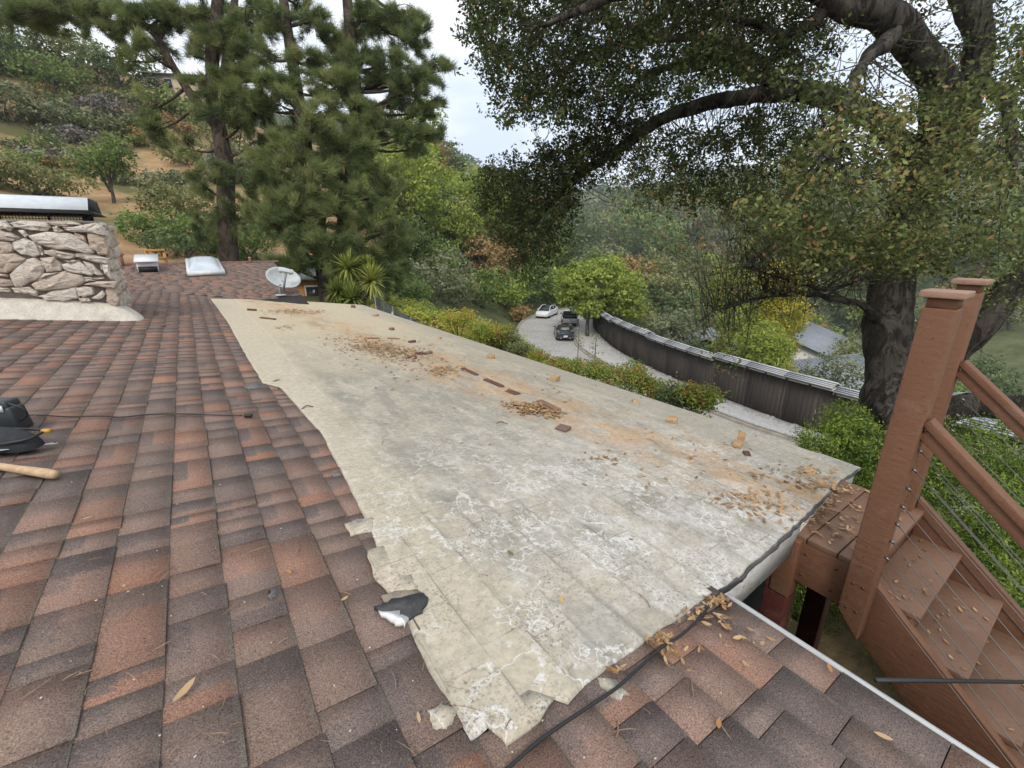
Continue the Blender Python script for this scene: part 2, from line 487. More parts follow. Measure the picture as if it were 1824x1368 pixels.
# irregular outline of the coated roof, read as plan curves on the roof plane
left_px = [(840,1322),(802,1260),(765,1200),(735,1135),(712,1080),(652,930),(612,850),(570,772),(499,691),(467,683.5),(440,638),(405,574),(375,533)]
lp = np.array([on_roof(*p)[:2] for p in left_px]); lp = lp[np.argsort(lp[:, 1])]
near_px = [(840,1322),(872,1297),(905,1323),(930,1290),(985,1247),(1012,1262),(1040,1222),(1068,1202),(1100,1180),(1200,1108),(1310,1032),(1400,953),(1485,870),(1497,858),(1528,838)]
npx = np.array([on_roof(*p)[:2] for p in near_px]); npx = npx[np.argsort(npx[:, 0])]
far_px = [(375,533),(520,536),(652,545)]
fpx = np.array([on_roof(*p)[:2] for p in far_px])
def x_left(y): return np.interp(y, lp[:, 1], lp[:, 0])+.005*(vnoise(np.asarray(y)*14, 0*np.asarray(y), seed=5)-.5)
def x_right(y): return np.interp(y, [.7, 10.9], [3.66, 3.36])
def y_near(x): return np.interp(x, npx[:, 0], npx[:, 1])+.009*(vnoise(np.asarray(x)*16, 0*np.asarray(x), seed=6)-.5)
def y_far(x): return np.interp(x, fpx[:, 0], fpx[:, 1])

EAVE = 1.43
WY0, WZ0, WSL = 11.3, -.1, .176            # far wing: rises towards +Y
def valley_y(x): return WY0+(roof_z(x)-WZ0)/WSL

def in_view(P):
    d = np.asarray(P)-np.array([0, 0, EYE]); r = d[0]*CY-d[1]*SY; f = d[0]*SY+d[1]*CY
    fw = f*CP-d[2]*SP; up = d[2]*CP+f*SP
    if fw < .05: return None
    return 912+F*r/fw, 684-F*up/fw, fw

pieces = []
k0, k1 = -26, 10
for k in range(k0, k1+1):
    xb = BUTT0+k*EXP
    y = -3.2+random.random()*.3
    while True:
        w = random.choice((.08,.11,.13,.16,.19,.22,.27,.32))*random.uniform(.9, 1.1)
        y0, y1 = y, y+w
        y = y1
        xc = xb-EXP/2; trim = 99
        lim = valley_y(xc)
        if y0 > lim: break
        y1 = min(y1, lim+.02)
        # leave out what the coating covers
        yn = float(y_near(np.clip(xc, npx[0,0], 3.6))) if xb > npx[0,0]-.02 else 99
        if xb > npx[0,0]-.02:
            if y0 > yn+.03:
                if y0 < lp[-1,1]:
                    trim = float(x_left(min(y0+.1, lp[-1,1])))+.02
                    if trim < xb-EXP+.01: continue
            elif y1 > yn+.04: y1 = yn+.04; y = y1
        if xb > EAVE+.01 and y0 < lp[-1,1]-1:
            continue
        if xb > 1.9: continue
        if xb > EAVE-.08 and y0 < .62: xe = EAVE
        else: xe = min(xb+random.choice((-.003, 0, 0, .002))+random.uniform(-.001, .001), trim)
        if y1-y0 < .03: continue
        pieces.append((xb, xe, y0+.0014, y1-.0014))
meta = []
for (xb, xe, y0, y1) in pieces:
    th = random.choice((.003, .004, .0065, .0075))+random.uniform(-.001, .001)
    xt = xb-EXP-.012
    zt = .0015
    lift = random.uniform(0, .0015)
    P = [(xt,y0,roof_z(xt)-.004),(xe,y0,roof_z(xe)-.004),(xe,y1,roof_z(xe)-.004),(xt,y1,roof_z(xt)-.004),
         (xt,y0,roof_z(xt)+zt),(xe,y0,roof_z(xe)+th+lift),(xe,y1,roof_z(xe)+th+random.uniform(0,.0015)),(xt,y1,roof_z(xt)+zt)]
    i, j = np.random.default_rng(int(abs(xb*7919+y0*104729))).choice(len(TP), 2, p=TW)
    if random.random() < .45: j = i
    sc = random.uniform(.85, 1.15)
    ca, cb = TP[i]*sc, TP[j]*random.uniform(.85, 1.15)
    sp = random.uniform(.3, .75); dk = float(random.random() < .5)*random.uniform(.5, 1)
    c = np.mean(P, 0); iv = in_view(c); area = 0
    if iv and -60 < iv[0] < 1884 and -60 < iv[1] < 1428:
        area = (xe-xt)*(y1-y0)/iv[2]**2*max(.02, (EYE-c[2])/np.linalg.norm(c-np.array([0,0,EYE])))
    meta.append((area, np.array(P), ca, cb, (y0, y1-y0, xb), sp, dk))
meta.sort(key=lambda m: -m[0])
def rep(v, n): return np.tile(np.asarray(v, float), (n, 1)) if not np.isscalar(v) else np.full(n, v)
for mm in meta[:300]:
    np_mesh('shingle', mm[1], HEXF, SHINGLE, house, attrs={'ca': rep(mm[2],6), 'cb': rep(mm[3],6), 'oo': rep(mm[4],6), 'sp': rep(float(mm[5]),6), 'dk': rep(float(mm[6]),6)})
rest = meta[300:]
V = np.concatenate([m_[1] for m_ in rest]); Fq = np.concatenate([np.array(HEXF)+8*i for i in range(len(rest))])
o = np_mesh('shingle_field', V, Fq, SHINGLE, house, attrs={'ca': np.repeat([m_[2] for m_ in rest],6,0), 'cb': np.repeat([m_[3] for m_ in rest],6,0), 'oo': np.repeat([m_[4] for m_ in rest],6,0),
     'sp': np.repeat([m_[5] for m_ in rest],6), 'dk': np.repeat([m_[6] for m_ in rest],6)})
o['kind'] = 'stuff'

# far wing: its courses run along X and climb away from the camera
m2 = SHINGLE.copy(); m2.name = 'asphalt_shingle_wing'
for n in m2.node_tree.nodes:      # same shingles, axes swapped through a mapping of the object coordinate
    if n.type == 'TEX_COORD':
        cr = m2.node_tree.nodes.new('ShaderNodeMapping'); cr.inputs['Rotation'].default_value = (0, 0, math.pi/2)
        outs = [l.to_socket for l in n.outputs['Object'].links]
        m2.node_tree.links.new(n.outputs['Object'], cr.inputs['Vector'])
        for s_ in outs: m2.node_tree.links.new(cr.outputs['Vector'], s_)
        break
WING_R, WING_TOP = 2.05, 15.0
wing = []
for k in range(-2, 42):
    yb = WY0-1.6+k*.152                     # lower edge of the course
    if yb+.152 > WING_TOP+.05: break
    x = -6.0
    while x < WING_R:
        w = random.choice((.14,.2,.26,.32,.4)); x0, x1 = x, min(x+w, WING_R+.02+random.uniform(-.01,.01)); x = x+w
        xc = (x0+x1)/2
        if yb < valley_y(xc)-.05: continue
        if yb < y_far(xc) - .22 and xc > .2: continue
        th = random.choice((.004,.006))
        z0, z1 = WZ0+WSL*(yb-WY0), WZ0+WSL*(yb+.165-WY0)
        P = np.array([(x0,yb,z0-.01),(x1-.002,yb,z0-.01),(x1-.002,yb+.165,z1-.01),(x0,yb+.165,z1-.01),(x0,yb,z0+th),(x1-.002,yb,z0+th),(x1-.002,yb+.165,z1+.001),(x0,yb+.165,z1+.001)])
        i, j = rng.choice(len(TP), 2, p=TW)
        wing.append((P, TP[i], TP[j], (x0, x1-x0, -yb), random.uniform(.3,.7), 0.0))
V = np.concatenate([w_[0] for w_ in wing]); Fq = np.concatenate([np.array(HEXF)+8*i for i in range(len(wing))])
o = np_mesh('far_wing_shingle_field', V, Fq, m2, house, attrs={'ca': np.repeat([m_[1] for m_ in wing],6,0), 'cb': np.repeat([m_[2] for m_ in wing],6,0), 'oo': np.repeat([m_[3] for m_ in wing],6,0),
     'sp': np.repeat([m_[4] for m_ in wing],6), 'dk': np.repeat([m_[5] for m_ in wing],6)})
o['kind'] = 'stuff'

# solid roof decks, eaves and walls under the shingles
DECK = pmat('roof_felt', (.06,.055,.05), (.04,.038,.036), 4)
WHITE = pmat('white_fascia_paint', (.62,.61,.58), (.48,.47,.44), 3, .6, .1)
GREYP = pmat('grey_fascia_paint', (.40,.41,.40), (.30,.31,.30), 3, .65, .1)
SIDING = pmat('dark_wall_paint', (.05,.05,.055), (.035,.035,.04), 3, .8, .1)
bm = MB()
def slab(x0, x1, y0, y1, t=.12, top=-.005):
    bm.hexa([(x0,y0,roof_z(x0)-t),(x1,y0,roof_z(x1)-t),(x1,y1,roof_z(x1)-t),(x0,y1,roof_z(x0)-t),(x0,y0,roof_z(x0)+top),(x1,y0,roof_z(x1)+top),(x1,y1,roof_z(x1)+top),(x0,y1,roof_z(x0)+top)])
slab(-4.2, EAVE-.012, -3.2, .70); slab(-4.2, EAVE-.012, .70, 13.0)
slab(EAVE-.012, 3.30, .86, 10.75, .10)
bm.build('roof_deck', DECK, house)
bm = MB()
wz = lambda y: WZ0+WSL*(y-WY0)
bm.hexa([(-6,10.72,wz(10.72)-.2),(WING_R,10.72,wz(10.72)-.2),(WING_R,15,wz(15)-.2),(-6,15,wz(15)-.2),(-6,10.72,wz(10.72)-.012),(WING_R,10.72,wz(10.72)-.012),(WING_R,15,wz(15)-.012),(-6,15,wz(15)-.012)])
bm.hexa([(-6,15,wz(15)-.2),(WING_R,15,wz(15)-.2),(WING_R,19,wz(15)-.9),(-6,19,wz(15)-.9),(-6,15,wz(15)-.012),(WING_R,15,wz(15)-.012),(WING_R,19,wz(15)-.7),(-6,19,wz(15)-.7)])
bm.build('far_wing_deck', DECK, house)
# ridge caps on the far wing
RC = pmat('ridge_cap_shingle', (.2,.11,.08), (.12,.085,.075), 3, .95, .4, 200, .003)
x = -6.0
while x < WING_R-.05:
    bm = MB(); w = .2; z = wz(15)
    bm.add([(x,14.86,z-.022),(x+w,14.86,z-.014),(x+w,15,z+.028),(x,15,z+.018),(x,15.15,z-.02),(x+w,15.15,z-.014)], [(0,1,2,3),(3,2,5,4),(0,3,4),(1,5,2)])
    bm.build('ridge_cap', RC, house); x += w*.93
bm = MB(); bm.box((-1.4, 4.9, -1.75), (5.4, 16, 2.1)); bm.box((-2, 14.6, -1.45), (7.4, 7.6, 2.4)); bm.box((2.3, 5.9, -1.75), (2.1, 9.8, 2.1)); bm.build('wall', SIDING, house)
bm = MB(); bm.bar((EAVE+.006,-3.2,roof_z(EAVE)-.012),(EAVE+.006,.63,roof_z(EAVE)-.012), .012, .05); bm.build('drip_edge', flat('white_drip_edge', (.75,.75,.74), .45), house)
bm = MB(); bm.bar((EAVE-.006,-3.2,roof_z(EAVE)-.15),(EAVE-.006,.69,roof_z(EAVE)-.15), .03, .2); bm.build('fascia', GREYP, house)
# fascia under the near end and the long side of the coated roof
bm = MB()
for xa, xb_ in ((EAVE-.06, 2.42), (2.42, 3.56)):
    ya_, yb_ = float(y_near(xa))+.016, float(y_near(xb_))+.016
    bm.bar((xa,ya_,roof_z(xa)-.118),(xb_,yb_,roof_z(xb_)-.118), .02, .2)
bm.build('end_fascia', WHITE, house)
bm = MB(); bm.bar((3.585,.9,roof_z(3.6)-.06),(3.30,10.7,roof_z(3.33)-.06), .025, .13); bm.build('side_fascia', WHITE, house)

# ------------------------------------------------------------------ coated roof skin
m, N, L, B = new_mat('weathered_roof_coating')
co = objco(N)
sx = N.new('ShaderNodeSeparateXYZ'); L.new(co, sx.inputs[0])
X_, Y_ = sx.outputs['X'], sx.outputs['Y']
def lin(v, a, b): return math_n(N, L, 'DIVIDE', math_n(N, L, 'SUBTRACT', v, a), b-a, True)
st3 = N.new('ShaderNodeMapping'); st3.inputs['Scale'].default_value = (1, .45, 1); L.new(co, st3.inputs['Vector']); cs = st3.outputs['Vector']
big, med, fin = noise_n(N, L, co, .9, 6, .6), noise_n(N, L, cs, 5.5, 8, .68), noise_n(N, L, co, 30, 5, .7)
c = mixc(N, L, ramp(N, L, big, [(.38, 0.0), (.62, 1.0)]), (.462,.412,.325), (.378,.338,.268))
c = mixc(N, L, ramp(N, L, med, [(.4, 0.0), (.58, 1.0)]), c, (.305,.28,.23))
# pale bleached scuffs
c = mixc(N, L, math_n(N, L, 'MULTIPLY', ramp(N, L, noise_n(N, L, cs, 9, 9, .72, .6), [(.52, 0.0), (.63, 1.0)]), .55), c, (.53,.495,.42))
# chalky white towards the near right end
ch = math_n(N, L, 'MULTIPLY', lin(Y_, 2.9, 1.0), lin(math_n(N, L, 'ADD', X_, math_n(N, L, 'MULTIPLY', big, .8)), .9, 1.9))
c = mixc(N, L, math_n(N, L, 'MULTIPLY', ch, ramp(N, L, noise_n(N, L, co, 6, 8, .7), [(.38, 0.0), (.58, .7)])), c, (.57,.55,.51))
# creamy, smoother far half and left margin
far = math_n(N, L, 'MULTIPLY', lin(math_n(N, L, 'ADD', Y_, math_n(N, L, 'MULTIPLY', big, 3.0)), 5.2, 8.5), .85)
c = mixc(N, L, far, c, (.55,.465,.325))
marg = lin(math_n(N, L, 'ADD', X_, math_n(N, L, 'MULTIPLY', math_n(N, L, 'SUBTRACT', med, .5), .25)), .82, .62)
c = mixc(N, L, math_n(N, L, 'MULTIPLY', marg, .75), c, (.52,.455,.345))
# white crusted lines
wv = N.new('ShaderNodeVectorMath'); wv.operation = 'ADD'
nn = N.new('ShaderNodeTexNoise'); nn.inputs['Scale'].default_value = 9; nn.inputs['Detail'].default_value = 5; L.new(co, nn.inputs['Vector'])
sc = N.new('ShaderNodeVectorMath'); sc.operation = 'SCALE'; sc.inputs['Scale'].default_value = .42; L.new(nn.outputs['Color'], sc.inputs[0])
L.new(co, wv.inputs[0]); L.new(sc.outputs[0], wv.inputs[1])
def crust(scale, w, msk_scale, lo, hi):
    vo = N.new('ShaderNodeTexVoronoi'); vo.feature = 'DISTANCE_TO_EDGE'; vo.inputs['Scale'].default_value = scale; L.new(wv.outputs[0], vo.inputs['Vector'])
    ln = ramp(N, L, vo.outputs['Distance'], [(0.0, 1.0), (w, .75), (w*2.2, 0.0)])
    return math_n(N, L, 'MULTIPLY', ln, ramp(N, L, noise_n(N, L, co, msk_scale, 3), [(lo, 0.0), (hi, 1.0)]))
cr = math_n(N, L, 'MAXIMUM', crust(4.2, .022, 2.6, .47, .55), crust(8.5, .026, 3.3, .53, .6))
cr = math_n(N, L, 'MULTIPLY', cr, lin(Y_, 3.2, 1.2))
c = mixc(N, L, math_n(N, L, 'MULTIPLY', cr, .95), c, (.66,.64,.60))
# joints of the shingles telegraphing through near the end
bt = N.new('ShaderNodeTexBrick'); bt.offset = .37; bt.squash = 1.35; bt.squash_frequency = 3
bmq = N.new('ShaderNodeMapping'); bmq.inputs['Rotation'].default_value = (0, 0, math.pi/2); bmq.inputs['Location'].default_value = (.03, BUTT0*-1+.152*20, 0)
jn = N.new('ShaderNodeVectorMath'); jn.operation = 'ADD'; js = N.new('ShaderNodeVectorMath'); js.operation = 'SCALE'; js.inputs['Scale'].default_value = .012
L.new(nn.outputs['Color'], js.inputs[0]); L.new(co, jn.inputs[0]); L.new(js.outputs[0], jn.inputs[1]); L.new(jn.outputs[0], bmq.inputs['Vector']); L.new(bmq.outputs['Vector'], bt.inputs['Vector'])
bt.inputs['Scale'].default_value = 1.0; bt.inputs['Brick Width'].default_value = .27; bt.inputs['Row Height'].default_value = .152; bt.inputs['Mortar Size'].default_value = .0028; bt.inputs['Mortar Smooth'].default_value = .3
jt = math_n(N, L, 'MULTIPLY', bt.outputs['Fac'], lin(math_n(N, L, 'ADD', Y_, math_n(N, L, 'MULTIPLY', big, .8)), 2.25, 1.9))
jt = math_n(N, L, 'MULTIPLY', jt, ramp(N, L, noise_n(N, L, co, 7, 3), [(.42, .0), (.60, .9)]))
c = mixc(N, L, math_n(N, L, 'MULTIPLY', jt, .7), c, (.22,.19,.15))
# orange grit and rot stains in a drifting band
ctr = math_n(N, L, 'ADD', math_n(N, L, 'MULTIPLY', Y_, -.135), 2.78)
dst = math_n(N, L, 'ABSOLUTE', math_n(N, L, 'SUBTRACT', X_, math_n(N, L, 'ADD', ctr, math_n(N, L, 'MULTIPLY', math_n(N, L, 'SUBTRACT', noise_n(N, L, co, 1.3, 4), .5), 1.1))))
band = lin(dst, .6, .1)
stn = N.new('ShaderNodeMapping'); stn.inputs['Scale'].default_value = (1.6, .6, 1); L.new(co, stn.inputs['Vector'])
org = math_n(N, L, 'MULTIPLY', band, ramp(N, L, noise_n(N, L, stn.outputs['Vector'], 3.2, 8, .68), [(.43, 0.0), (.56, 1.0)]))
brn = math_n(N, L, 'MULTIPLY', lin(dst, .42, .05), ramp(N, L, noise_n(N, L, stn.outputs['Vector'], 2.1, 8, .7), [(.48, 0.0), (.62, 1.0)]))
c = mixc(N, L, math_n(N, L, 'MULTIPLY', brn, .85), c, (.29,.215,.125))
c = mixc(N, L, math_n(N, L, 'MULTIPLY', org, .72), c, (.50,.33,.19))
# grey-green grime along the outer edge
gre = math_n(N, L, 'MULTIPLY', lin(math_n(N, L, 'ADD', X_, math_n(N, L, 'MULTIPLY', big, .5)), 3.1, 3.45), ramp(N, L, med, [(.3, .35), (.65, .95)]))
c = mixc(N, L, gre, c, (.375,.345,.275))
drk = math_n(N, L, 'MULTIPLY', ramp(N, L, noise_n(N, L, stn.outputs['Vector'], 7, 7, .7), [(.58, 0.0), (.68, 1.0)]), lin(dst, .9, .3))
c = mixc(N, L, math_n(N, L, 'MULTIPLY', drk, .55), c, (.17,.15,.115))
# granule specks where the coating is worn thin
spk = math_n(N, L, 'MULTIPLY', ramp(N, L, noise_n(N, L, co, 95, 3, .7), [(.53, 0.0), (.63, 1.0)]), ramp(N, L, noise_n(N, L, co, 4, 4), [(.38, .1), (.58, .9)]))
spk = math_n(N, L, 'MULTIPLY', spk, lin(Y_, 3.4, 1.2))
c = mixc(N, L, spk, c, (.22,.195,.165))
c = mixc(N, L, .55, c, ramp(N, L, fin, [(.25, .28), (.75, .72)]), 'OVERLAY')
L.new(c, B.inputs['Base Color']); B.inputs['Roughness'].default_value = .85; B.inputs['Specular IOR Level'].default_value = .2
hgt = math_n(N, L, 'ADD', math_n(N, L, 'SUBTRACT', math_n(N, L, 'MULTIPLY', fin, .5), math_n(N, L, 'MULTIPLY', jt, 2.0)), math_n(N, L, 'ADD', cr, math_n(N, L, 'MULTIPLY', med, .8)))
bump_n(N, L, B, hgt, .35, .004)
COAT = m

qs = np.concatenate([np.linspace(0, .10, 130, endpoint=False), np.linspace(.10, 1, 150)])
ss = np.linspace(0, 1, 250)
Q, S = np.meshgrid(qs, ss, indexing='ij')
Xg = .36+S*3.28
for it in range(3):
    yn, yf = y_near(Xg), y_far(Xg)
    Yg = yn+Q*(yf-yn)
    Xg = x_left(Yg)+S*(x_right(Yg)-x_left(Yg))
fr = ((Xg-BUTT0)/EXP) % 1.0
kk = np.floor((Xg-BUTT0)/EXP)
off = _hash(kk, kk*0, kk*0, 3)*.3
tabi = np.floor((Yg+off)/.24+.35*np.sin(kk*2.1)); tabf = ((Yg+off)/.24+.35*np.sin(kk*2.1)) % 1.0
tabh = _hash(kk, tabi, kk*0, 11)
rel = .0075*fr+.004*(tabh > .5)*np.clip(tabf/.05, 0, 1)
nearw = np.clip((1.75-Yg+.35*fbm(Xg*1.2, Yg*1.2, seed=4))/.25, 0, 1)
lay = .013+.010*fbm(Xg*1.6, Yg*.7, seed=8)
# seams of the roll roofing under the coating
for xs, hgt_ in ((.70,.005),(1.55,.004),(2.42,.004),(3.12,.006)):
    lay = lay+hgt_*(Xg+.02*np.sin(Yg*1.7) > xs)*np.exp(-np.clip(Xg-xs, 0, 9)*5)
for ys in (1.78, 4.6, 7.7):
    lay = lay+.004*(Yg+.15*Xg+.02*np.sin(Xg*3) > ys)*np.exp(-np.clip(Yg+.15*Xg-ys, 0, 9)*3)
hh = (rel+.007)*nearw+lay*(1-nearw)+.0025*fbm(Xg*14, Yg*14, seed=14)
ed = np.minimum(np.minimum(S, 1-S)*200, Q*600)
hh = np.where(Xg < 1.3, hh*np.clip(.35+ed, 0, 1), hh)
# the free near end droops a little and is ragged
hh = hh-.008*np.exp(-Q*120)*(Xg > 1.4)*(.4+vnoise(Xg*4, Yg*0, seed=21))
Zg = roof_z(Xg)+hh
I = np.arange(Q.size).reshape(Q.shape)
Fq = np.stack([I[:-1,:-1], I[:-1,1:], I[1:,1:], I[1:,:-1]], -1).reshape(-1, 4)
Vt = np.column_stack([Xg.ravel(), Yg.ravel(), Zg.ravel()])
# skirt so the sheet has a visible edge
def edge_loop(): return np.concatenate([I[0,:], I[1:,-1], I[-1,-2::-1], I[-2:0:-1,0]])
el = edge_loop()
Vb = Vt[el]-np.array([0, 0, .016]); nb = len(el)
ib = len(Vt)+np.arange(nb)
Fs = np.stack([el, ib, np.roll(ib, -1), np.roll(el, -1)], -1)
coat = np_mesh('roof_coating', np.vstack([Vt, Vb]), [Fq[:, ::-1], Fs], COAT, house, smooth=True)
coat['label'] = 'worn cream roof coating with orange stains and white crust'
def coat_top(x, y):
    k = np.argmin((Vt[:, 0]-x)**2+(Vt[:, 1]-y)**2); return Vt[k, 2]
# torn black edge membrane hanging out along the free end
BLACK = pmat('black_membrane', (.055,.055,.058), (.10,.10,.10), 8, .8, .3, 60, .004)
xs = np.linspace(1.45, 3.58, 90); V = []
for x in xs:
    y = float(y_near(x)); z = roof_z(x)-.004
    V += [(x, y-.004-.006*float(vnoise(x*5, 0., seed=31)), z), (x, y+.1, z-.02), (x, y-.003-.006*float(vnoise(x*6, 3., seed=32)), z-.004-.010*float(vnoise(x*4, 7., seed=33)))]
Fs = []
for i in range(len(xs)-1):
    Fs += [(i*3, i*3+1, i*3+4, i*3+3), (i*3+2, i*3, i*3+3, i*3+5)]
o = np_mesh('torn_membrane_edge', V, Fs, BLACK, house)
o.modifiers.new('solid', 'SOLIDIFY').thickness = .004

# spills of coating on the shingles beside the border (irregular flat blobs)
def blob(px_poly, name, mat, lift=.0105, th=.002):
    P = np.array([on_roof(*p) for p in px_poly])
    bm_ = MB(); poly = []
    n = len(P)
    for i in range(n):
        a_, b_ = P[i], P[(i+1) % n]
        for q in range(4):
            p = a_+(b_-a_)*q/4
            j = .006*np.array([random.uniform(-1, 1), random.uniform(-1, 1), 0])
            poly.append(p+j)
    poly = np.array(poly)
    bm_.prism(poly[:, :2], roof_z(poly[:, 0])+lift-.012, roof_z(poly[:, 0])+lift+th)
    return bm_.build(name, mat, house)
blob([(612,938),(640,928),(668,926),(660,950),(625,957)], 'coating_spill', COAT)
blob([(655,985),(690,975),(715,1000),(745,1052),(690,1062),(668,1030)], 'coating_spill', COAT, .012)
blob([(762,1272),(785,1256),(812,1275),(800,1300),(770,1298)], 'coating_spill', COAT)
blob([(1062,1212),(1095,1215),(1118,1240),(1098,1250),(1075,1232)], 'coating_spill', COAT)
blob([(860,1290),(940,1240),(985,1250),(960,1290),(905,1328)], 'coating_spill', COAT, .012)
blob([(680,1066),(740,1048),(755,1062),(690,1085)], 'exposed_felt', pmat('exposed_felt', (.36,.29,.2), (.2,.18,.17), 30, .9), .010)
o = blob([(668,1090),(700,1076),(750,1062),(766,1074),(752,1098),(716,1116),(690,1104)], 'torn_flap', pmat('grey_torn_felt', (.085,.088,.09), (.05,.05,.052), 25, .9, .5, 80, .004), .018)
o['label'] = 'torn black flap of roof membrane'
blob([(676,1098),(712,1100),(727,1108),(722,1122),(700,1116)], 'torn_flap_coating', flat('fresh_white_coating', (.72,.71,.69), .6), .021)

# patches of sealant on the shingles
SEAL = pmat('grey_sealant', (.2,.2,.2), (.12,.12,.125), 40, .7)
for px in ([(436,690),(462,686),(466,692),(442,695)],[(592,846),(606,842),(609,849),(596,852)],[(480,1058),(492,1050),(490,1068),(482,1072)]):
    blob(px, 'sealant_dab', SEAL, .0105)
# ------------------------------------------------------------------ stone chimney, roof fittings
CHY, CHX = 7.9, -.80
chz0 = roof_z(CHX)-.2
ctop = at_y(180, 398, CHY)[2]
MORTAR = pmat('chimney_mortar', (.36,.31,.265), (.27,.225,.19), 9, .95, .5, 50, .01)
m, N, L, B = new_mat('chimney_stone')
co = objco(N)
at = N.new('ShaderNodeAttribute'); at.attribute_name = 'tone'
q = N.new('ShaderNodeMapping'); q.inputs['Scale'].default_value = (1, 1, 3.2); q.inputs['Rotation'].default_value = (0, .25, 0); L.new(co, q.inputs['Vector'])
g1, g2 = noise_n(N, L, q.outputs['Vector'], 9, 8, .7, .8), noise_n(N, L, q.outputs['Vector'], 26, 6, .7, .5)
c = mixc(N, L, at.outputs['Fac'], (.84,.78,.70), (.60,.48,.38))
c = mixc(N, L, ramp(N, L, g1, [(.45, 0.0), (.65, .75)]), c, (.56,.465,.385))
c = mixc(N, L, ramp(N, L, g2, [(.54, 0.0), (.63, .85)]), c, (.24,.185,.145))
L.new(c, B.inputs['Base Color']); B.inputs['Roughness'].default_value = .9; B.inputs['Specular IOR Level'].default_value = .15
bump_n(N, L, B, math_n(N, L, 'SUBTRACT', g1, math_n(N, L, 'MULTIPLY', g2, .8)), .8, .03)
STONE = m
bm = MB()
bm.hexa([(-3.1,CHY+.03,chz0),(CHX-.03,CHY+.03,chz0),(CHX-.03,CHY+1.05,chz0),(-3.1,CHY+1.05,chz0),(-3.1,CHY+.03,ctop),(CHX-.05,CHY+.03,ctop),(CHX-.05,CHY+1.05,ctop),(-3.1,CHY+1.05,ctop)])
chim = bm.build('chimney', MORTAR, house)
chim['label'] = 'rough stone chimney with metal hood'
def stone(P3, nrm, depth, tone):
    P3 = np.array(P3); nrm = np.array(nrm, float)
    # subdivide + jitter the outline
    pts = []
    n = len(P3)
    for i in range(n):
        a_, b_ = P3[i], P3[(i+1) % n]
        pts += [a_, a_+(b_-a_)*.5+np.array([1,1,1])*rng.normal(0, .008, 3)*(1-abs(nrm))]
    pts = np.array(pts); c0 = pts.mean(0); n = len(pts)
    rings = [pts-nrm*.06, pts+nrm*depth*.45, c0+(pts-c0)*.86+nrm*(depth*.9+rng.normal(0, .007, (n, 1))), c0+(pts-c0)*.45+nrm*(depth*1.05+rng.normal(0, .012, (n, 1)))]
    V = np.concatenate(rings+[[c0+nrm*depth*1.08]])
    Fs = []
    for r in range(3):
        for k in range(n): Fs.append((r*n+k, r*n+(k+1) % n, (r+1)*n+(k+1) % n, (r+1)*n+k))
    Fs += [(3*n+k, 3*n+(k+1) % n, 4*n) for k in range(n)]
    o = np_mesh('stone', V, Fs, STONE, chim, attrs={'tone': np.full(len(Fs), tone)})
    md = o.modifiers.new('soft', 'BEVEL'); md.width = .012; md.segments = 2
    return o
ST = [[(0,340),(50,335),(115,390),(90,420),(0,400)],[(90,355),(180,335),(370,345),(410,385),(380,415),(250,410),(120,385)],[(370,345),(560,335),(660,365),(540,378),(420,365)],
[(430,385),(470,372),(525,415),(500,435),(440,420)],[(520,385),(600,385),(780,355),(830,385),(880,445),(850,455),(740,430),(600,425),(545,410)],[(-60,405),(100,435),(160,470),(120,500),(-60,490)],
[(150,415),(200,410),(235,450),(210,470)],[(250,460),(380,430),(560,440),(680,500),(760,590),(720,600),(560,565),(380,540),(320,515)],[(605,430),(690,460),(710,505),(640,490)],
[(715,440),(800,440),(850,480),(890,560),(880,610),(800,605),(740,560),(725,500)],[(-40,500),(90,510),(110,585),(30,600),(-40,590)],[(105,510),(200,480),(290,510),(330,600),(280,625),(180,605),(110,560)],
[(305,515),(340,540),(368,620),(340,615)],[(360,575),(430,565),(610,605),(600,635),(520,645),(370,600)],[(620,600),(700,595),(880,640),(880,680),(760,665),(620,625)],
[(-80,610),(120,600),(210,645),(170,690),(60,755),(-80,745)],[(90,770),(190,680),(280,640),(350,680),(355,740),(310,810),(190,865),(130,860)],[(330,640),(450,625),(500,680),(500,740),(380,750),(345,690)],
[(510,690),(640,660),(770,760),(740,780),(640,760),(540,735)],[(680,665),(760,690),(840,770),(800,775),(740,740)],[(835,690),(880,690),(920,790),(905,810),(850,760)],
[(270,850),(380,790),(530,745),(660,780),(690,825),(600,870),(400,895),(300,890)],[(-60,760),(60,770),(70,790),(-60,785)],[(-60,800),(90,815),(110,860),(-60,860)],[(680,790),(840,790),(845,805),(700,820)],
[(690,850),(800,825),(950,825),(940,880),(860,875)],[(100,880),(240,870),(310,910),(300,945),(130,915)],[(320,945),(420,905),(620,870),(640,960),(520,985),(380,980)],[(620,880),(750,870),(760,930),(680,955),(635,940)],
[(745,960),(830,900),(860,930),(800,970)],[(860,900),(930,895),(970,960),(960,1010),(930,1035),(870,990)],[(640,965),(720,960),(740,985),(660,1000)],[(-60,868),(80,880),(90,910),(-60,905)],
[(360,760),(480,752),(380,785),(300,830)],[(520,655),(600,648),(660,655),(560,680)],[(700,830),(780,822),(760,812),(700,815)]]
zs = 400/1824
def stz(p): return at_y(p[0]*zs, 320+p[1]*zs, CHY)
front = []
for poly in ST:
    P3 = np.array([stz(p) for p in poly]); P3[:, 0] = np.minimum(P3[:, 0], CHX+.01)
    c0 = P3.mean(0); P3 = c0+(P3-c0)*1.07
    area = np.ptp(P3[:, 0])*np.ptp(P3[:, 2])
    stone(P3, (0,-1,0), .04+.03*min(1, area*5)+random.uniform(0,.03), random.random()**1.2); front.append(P3)
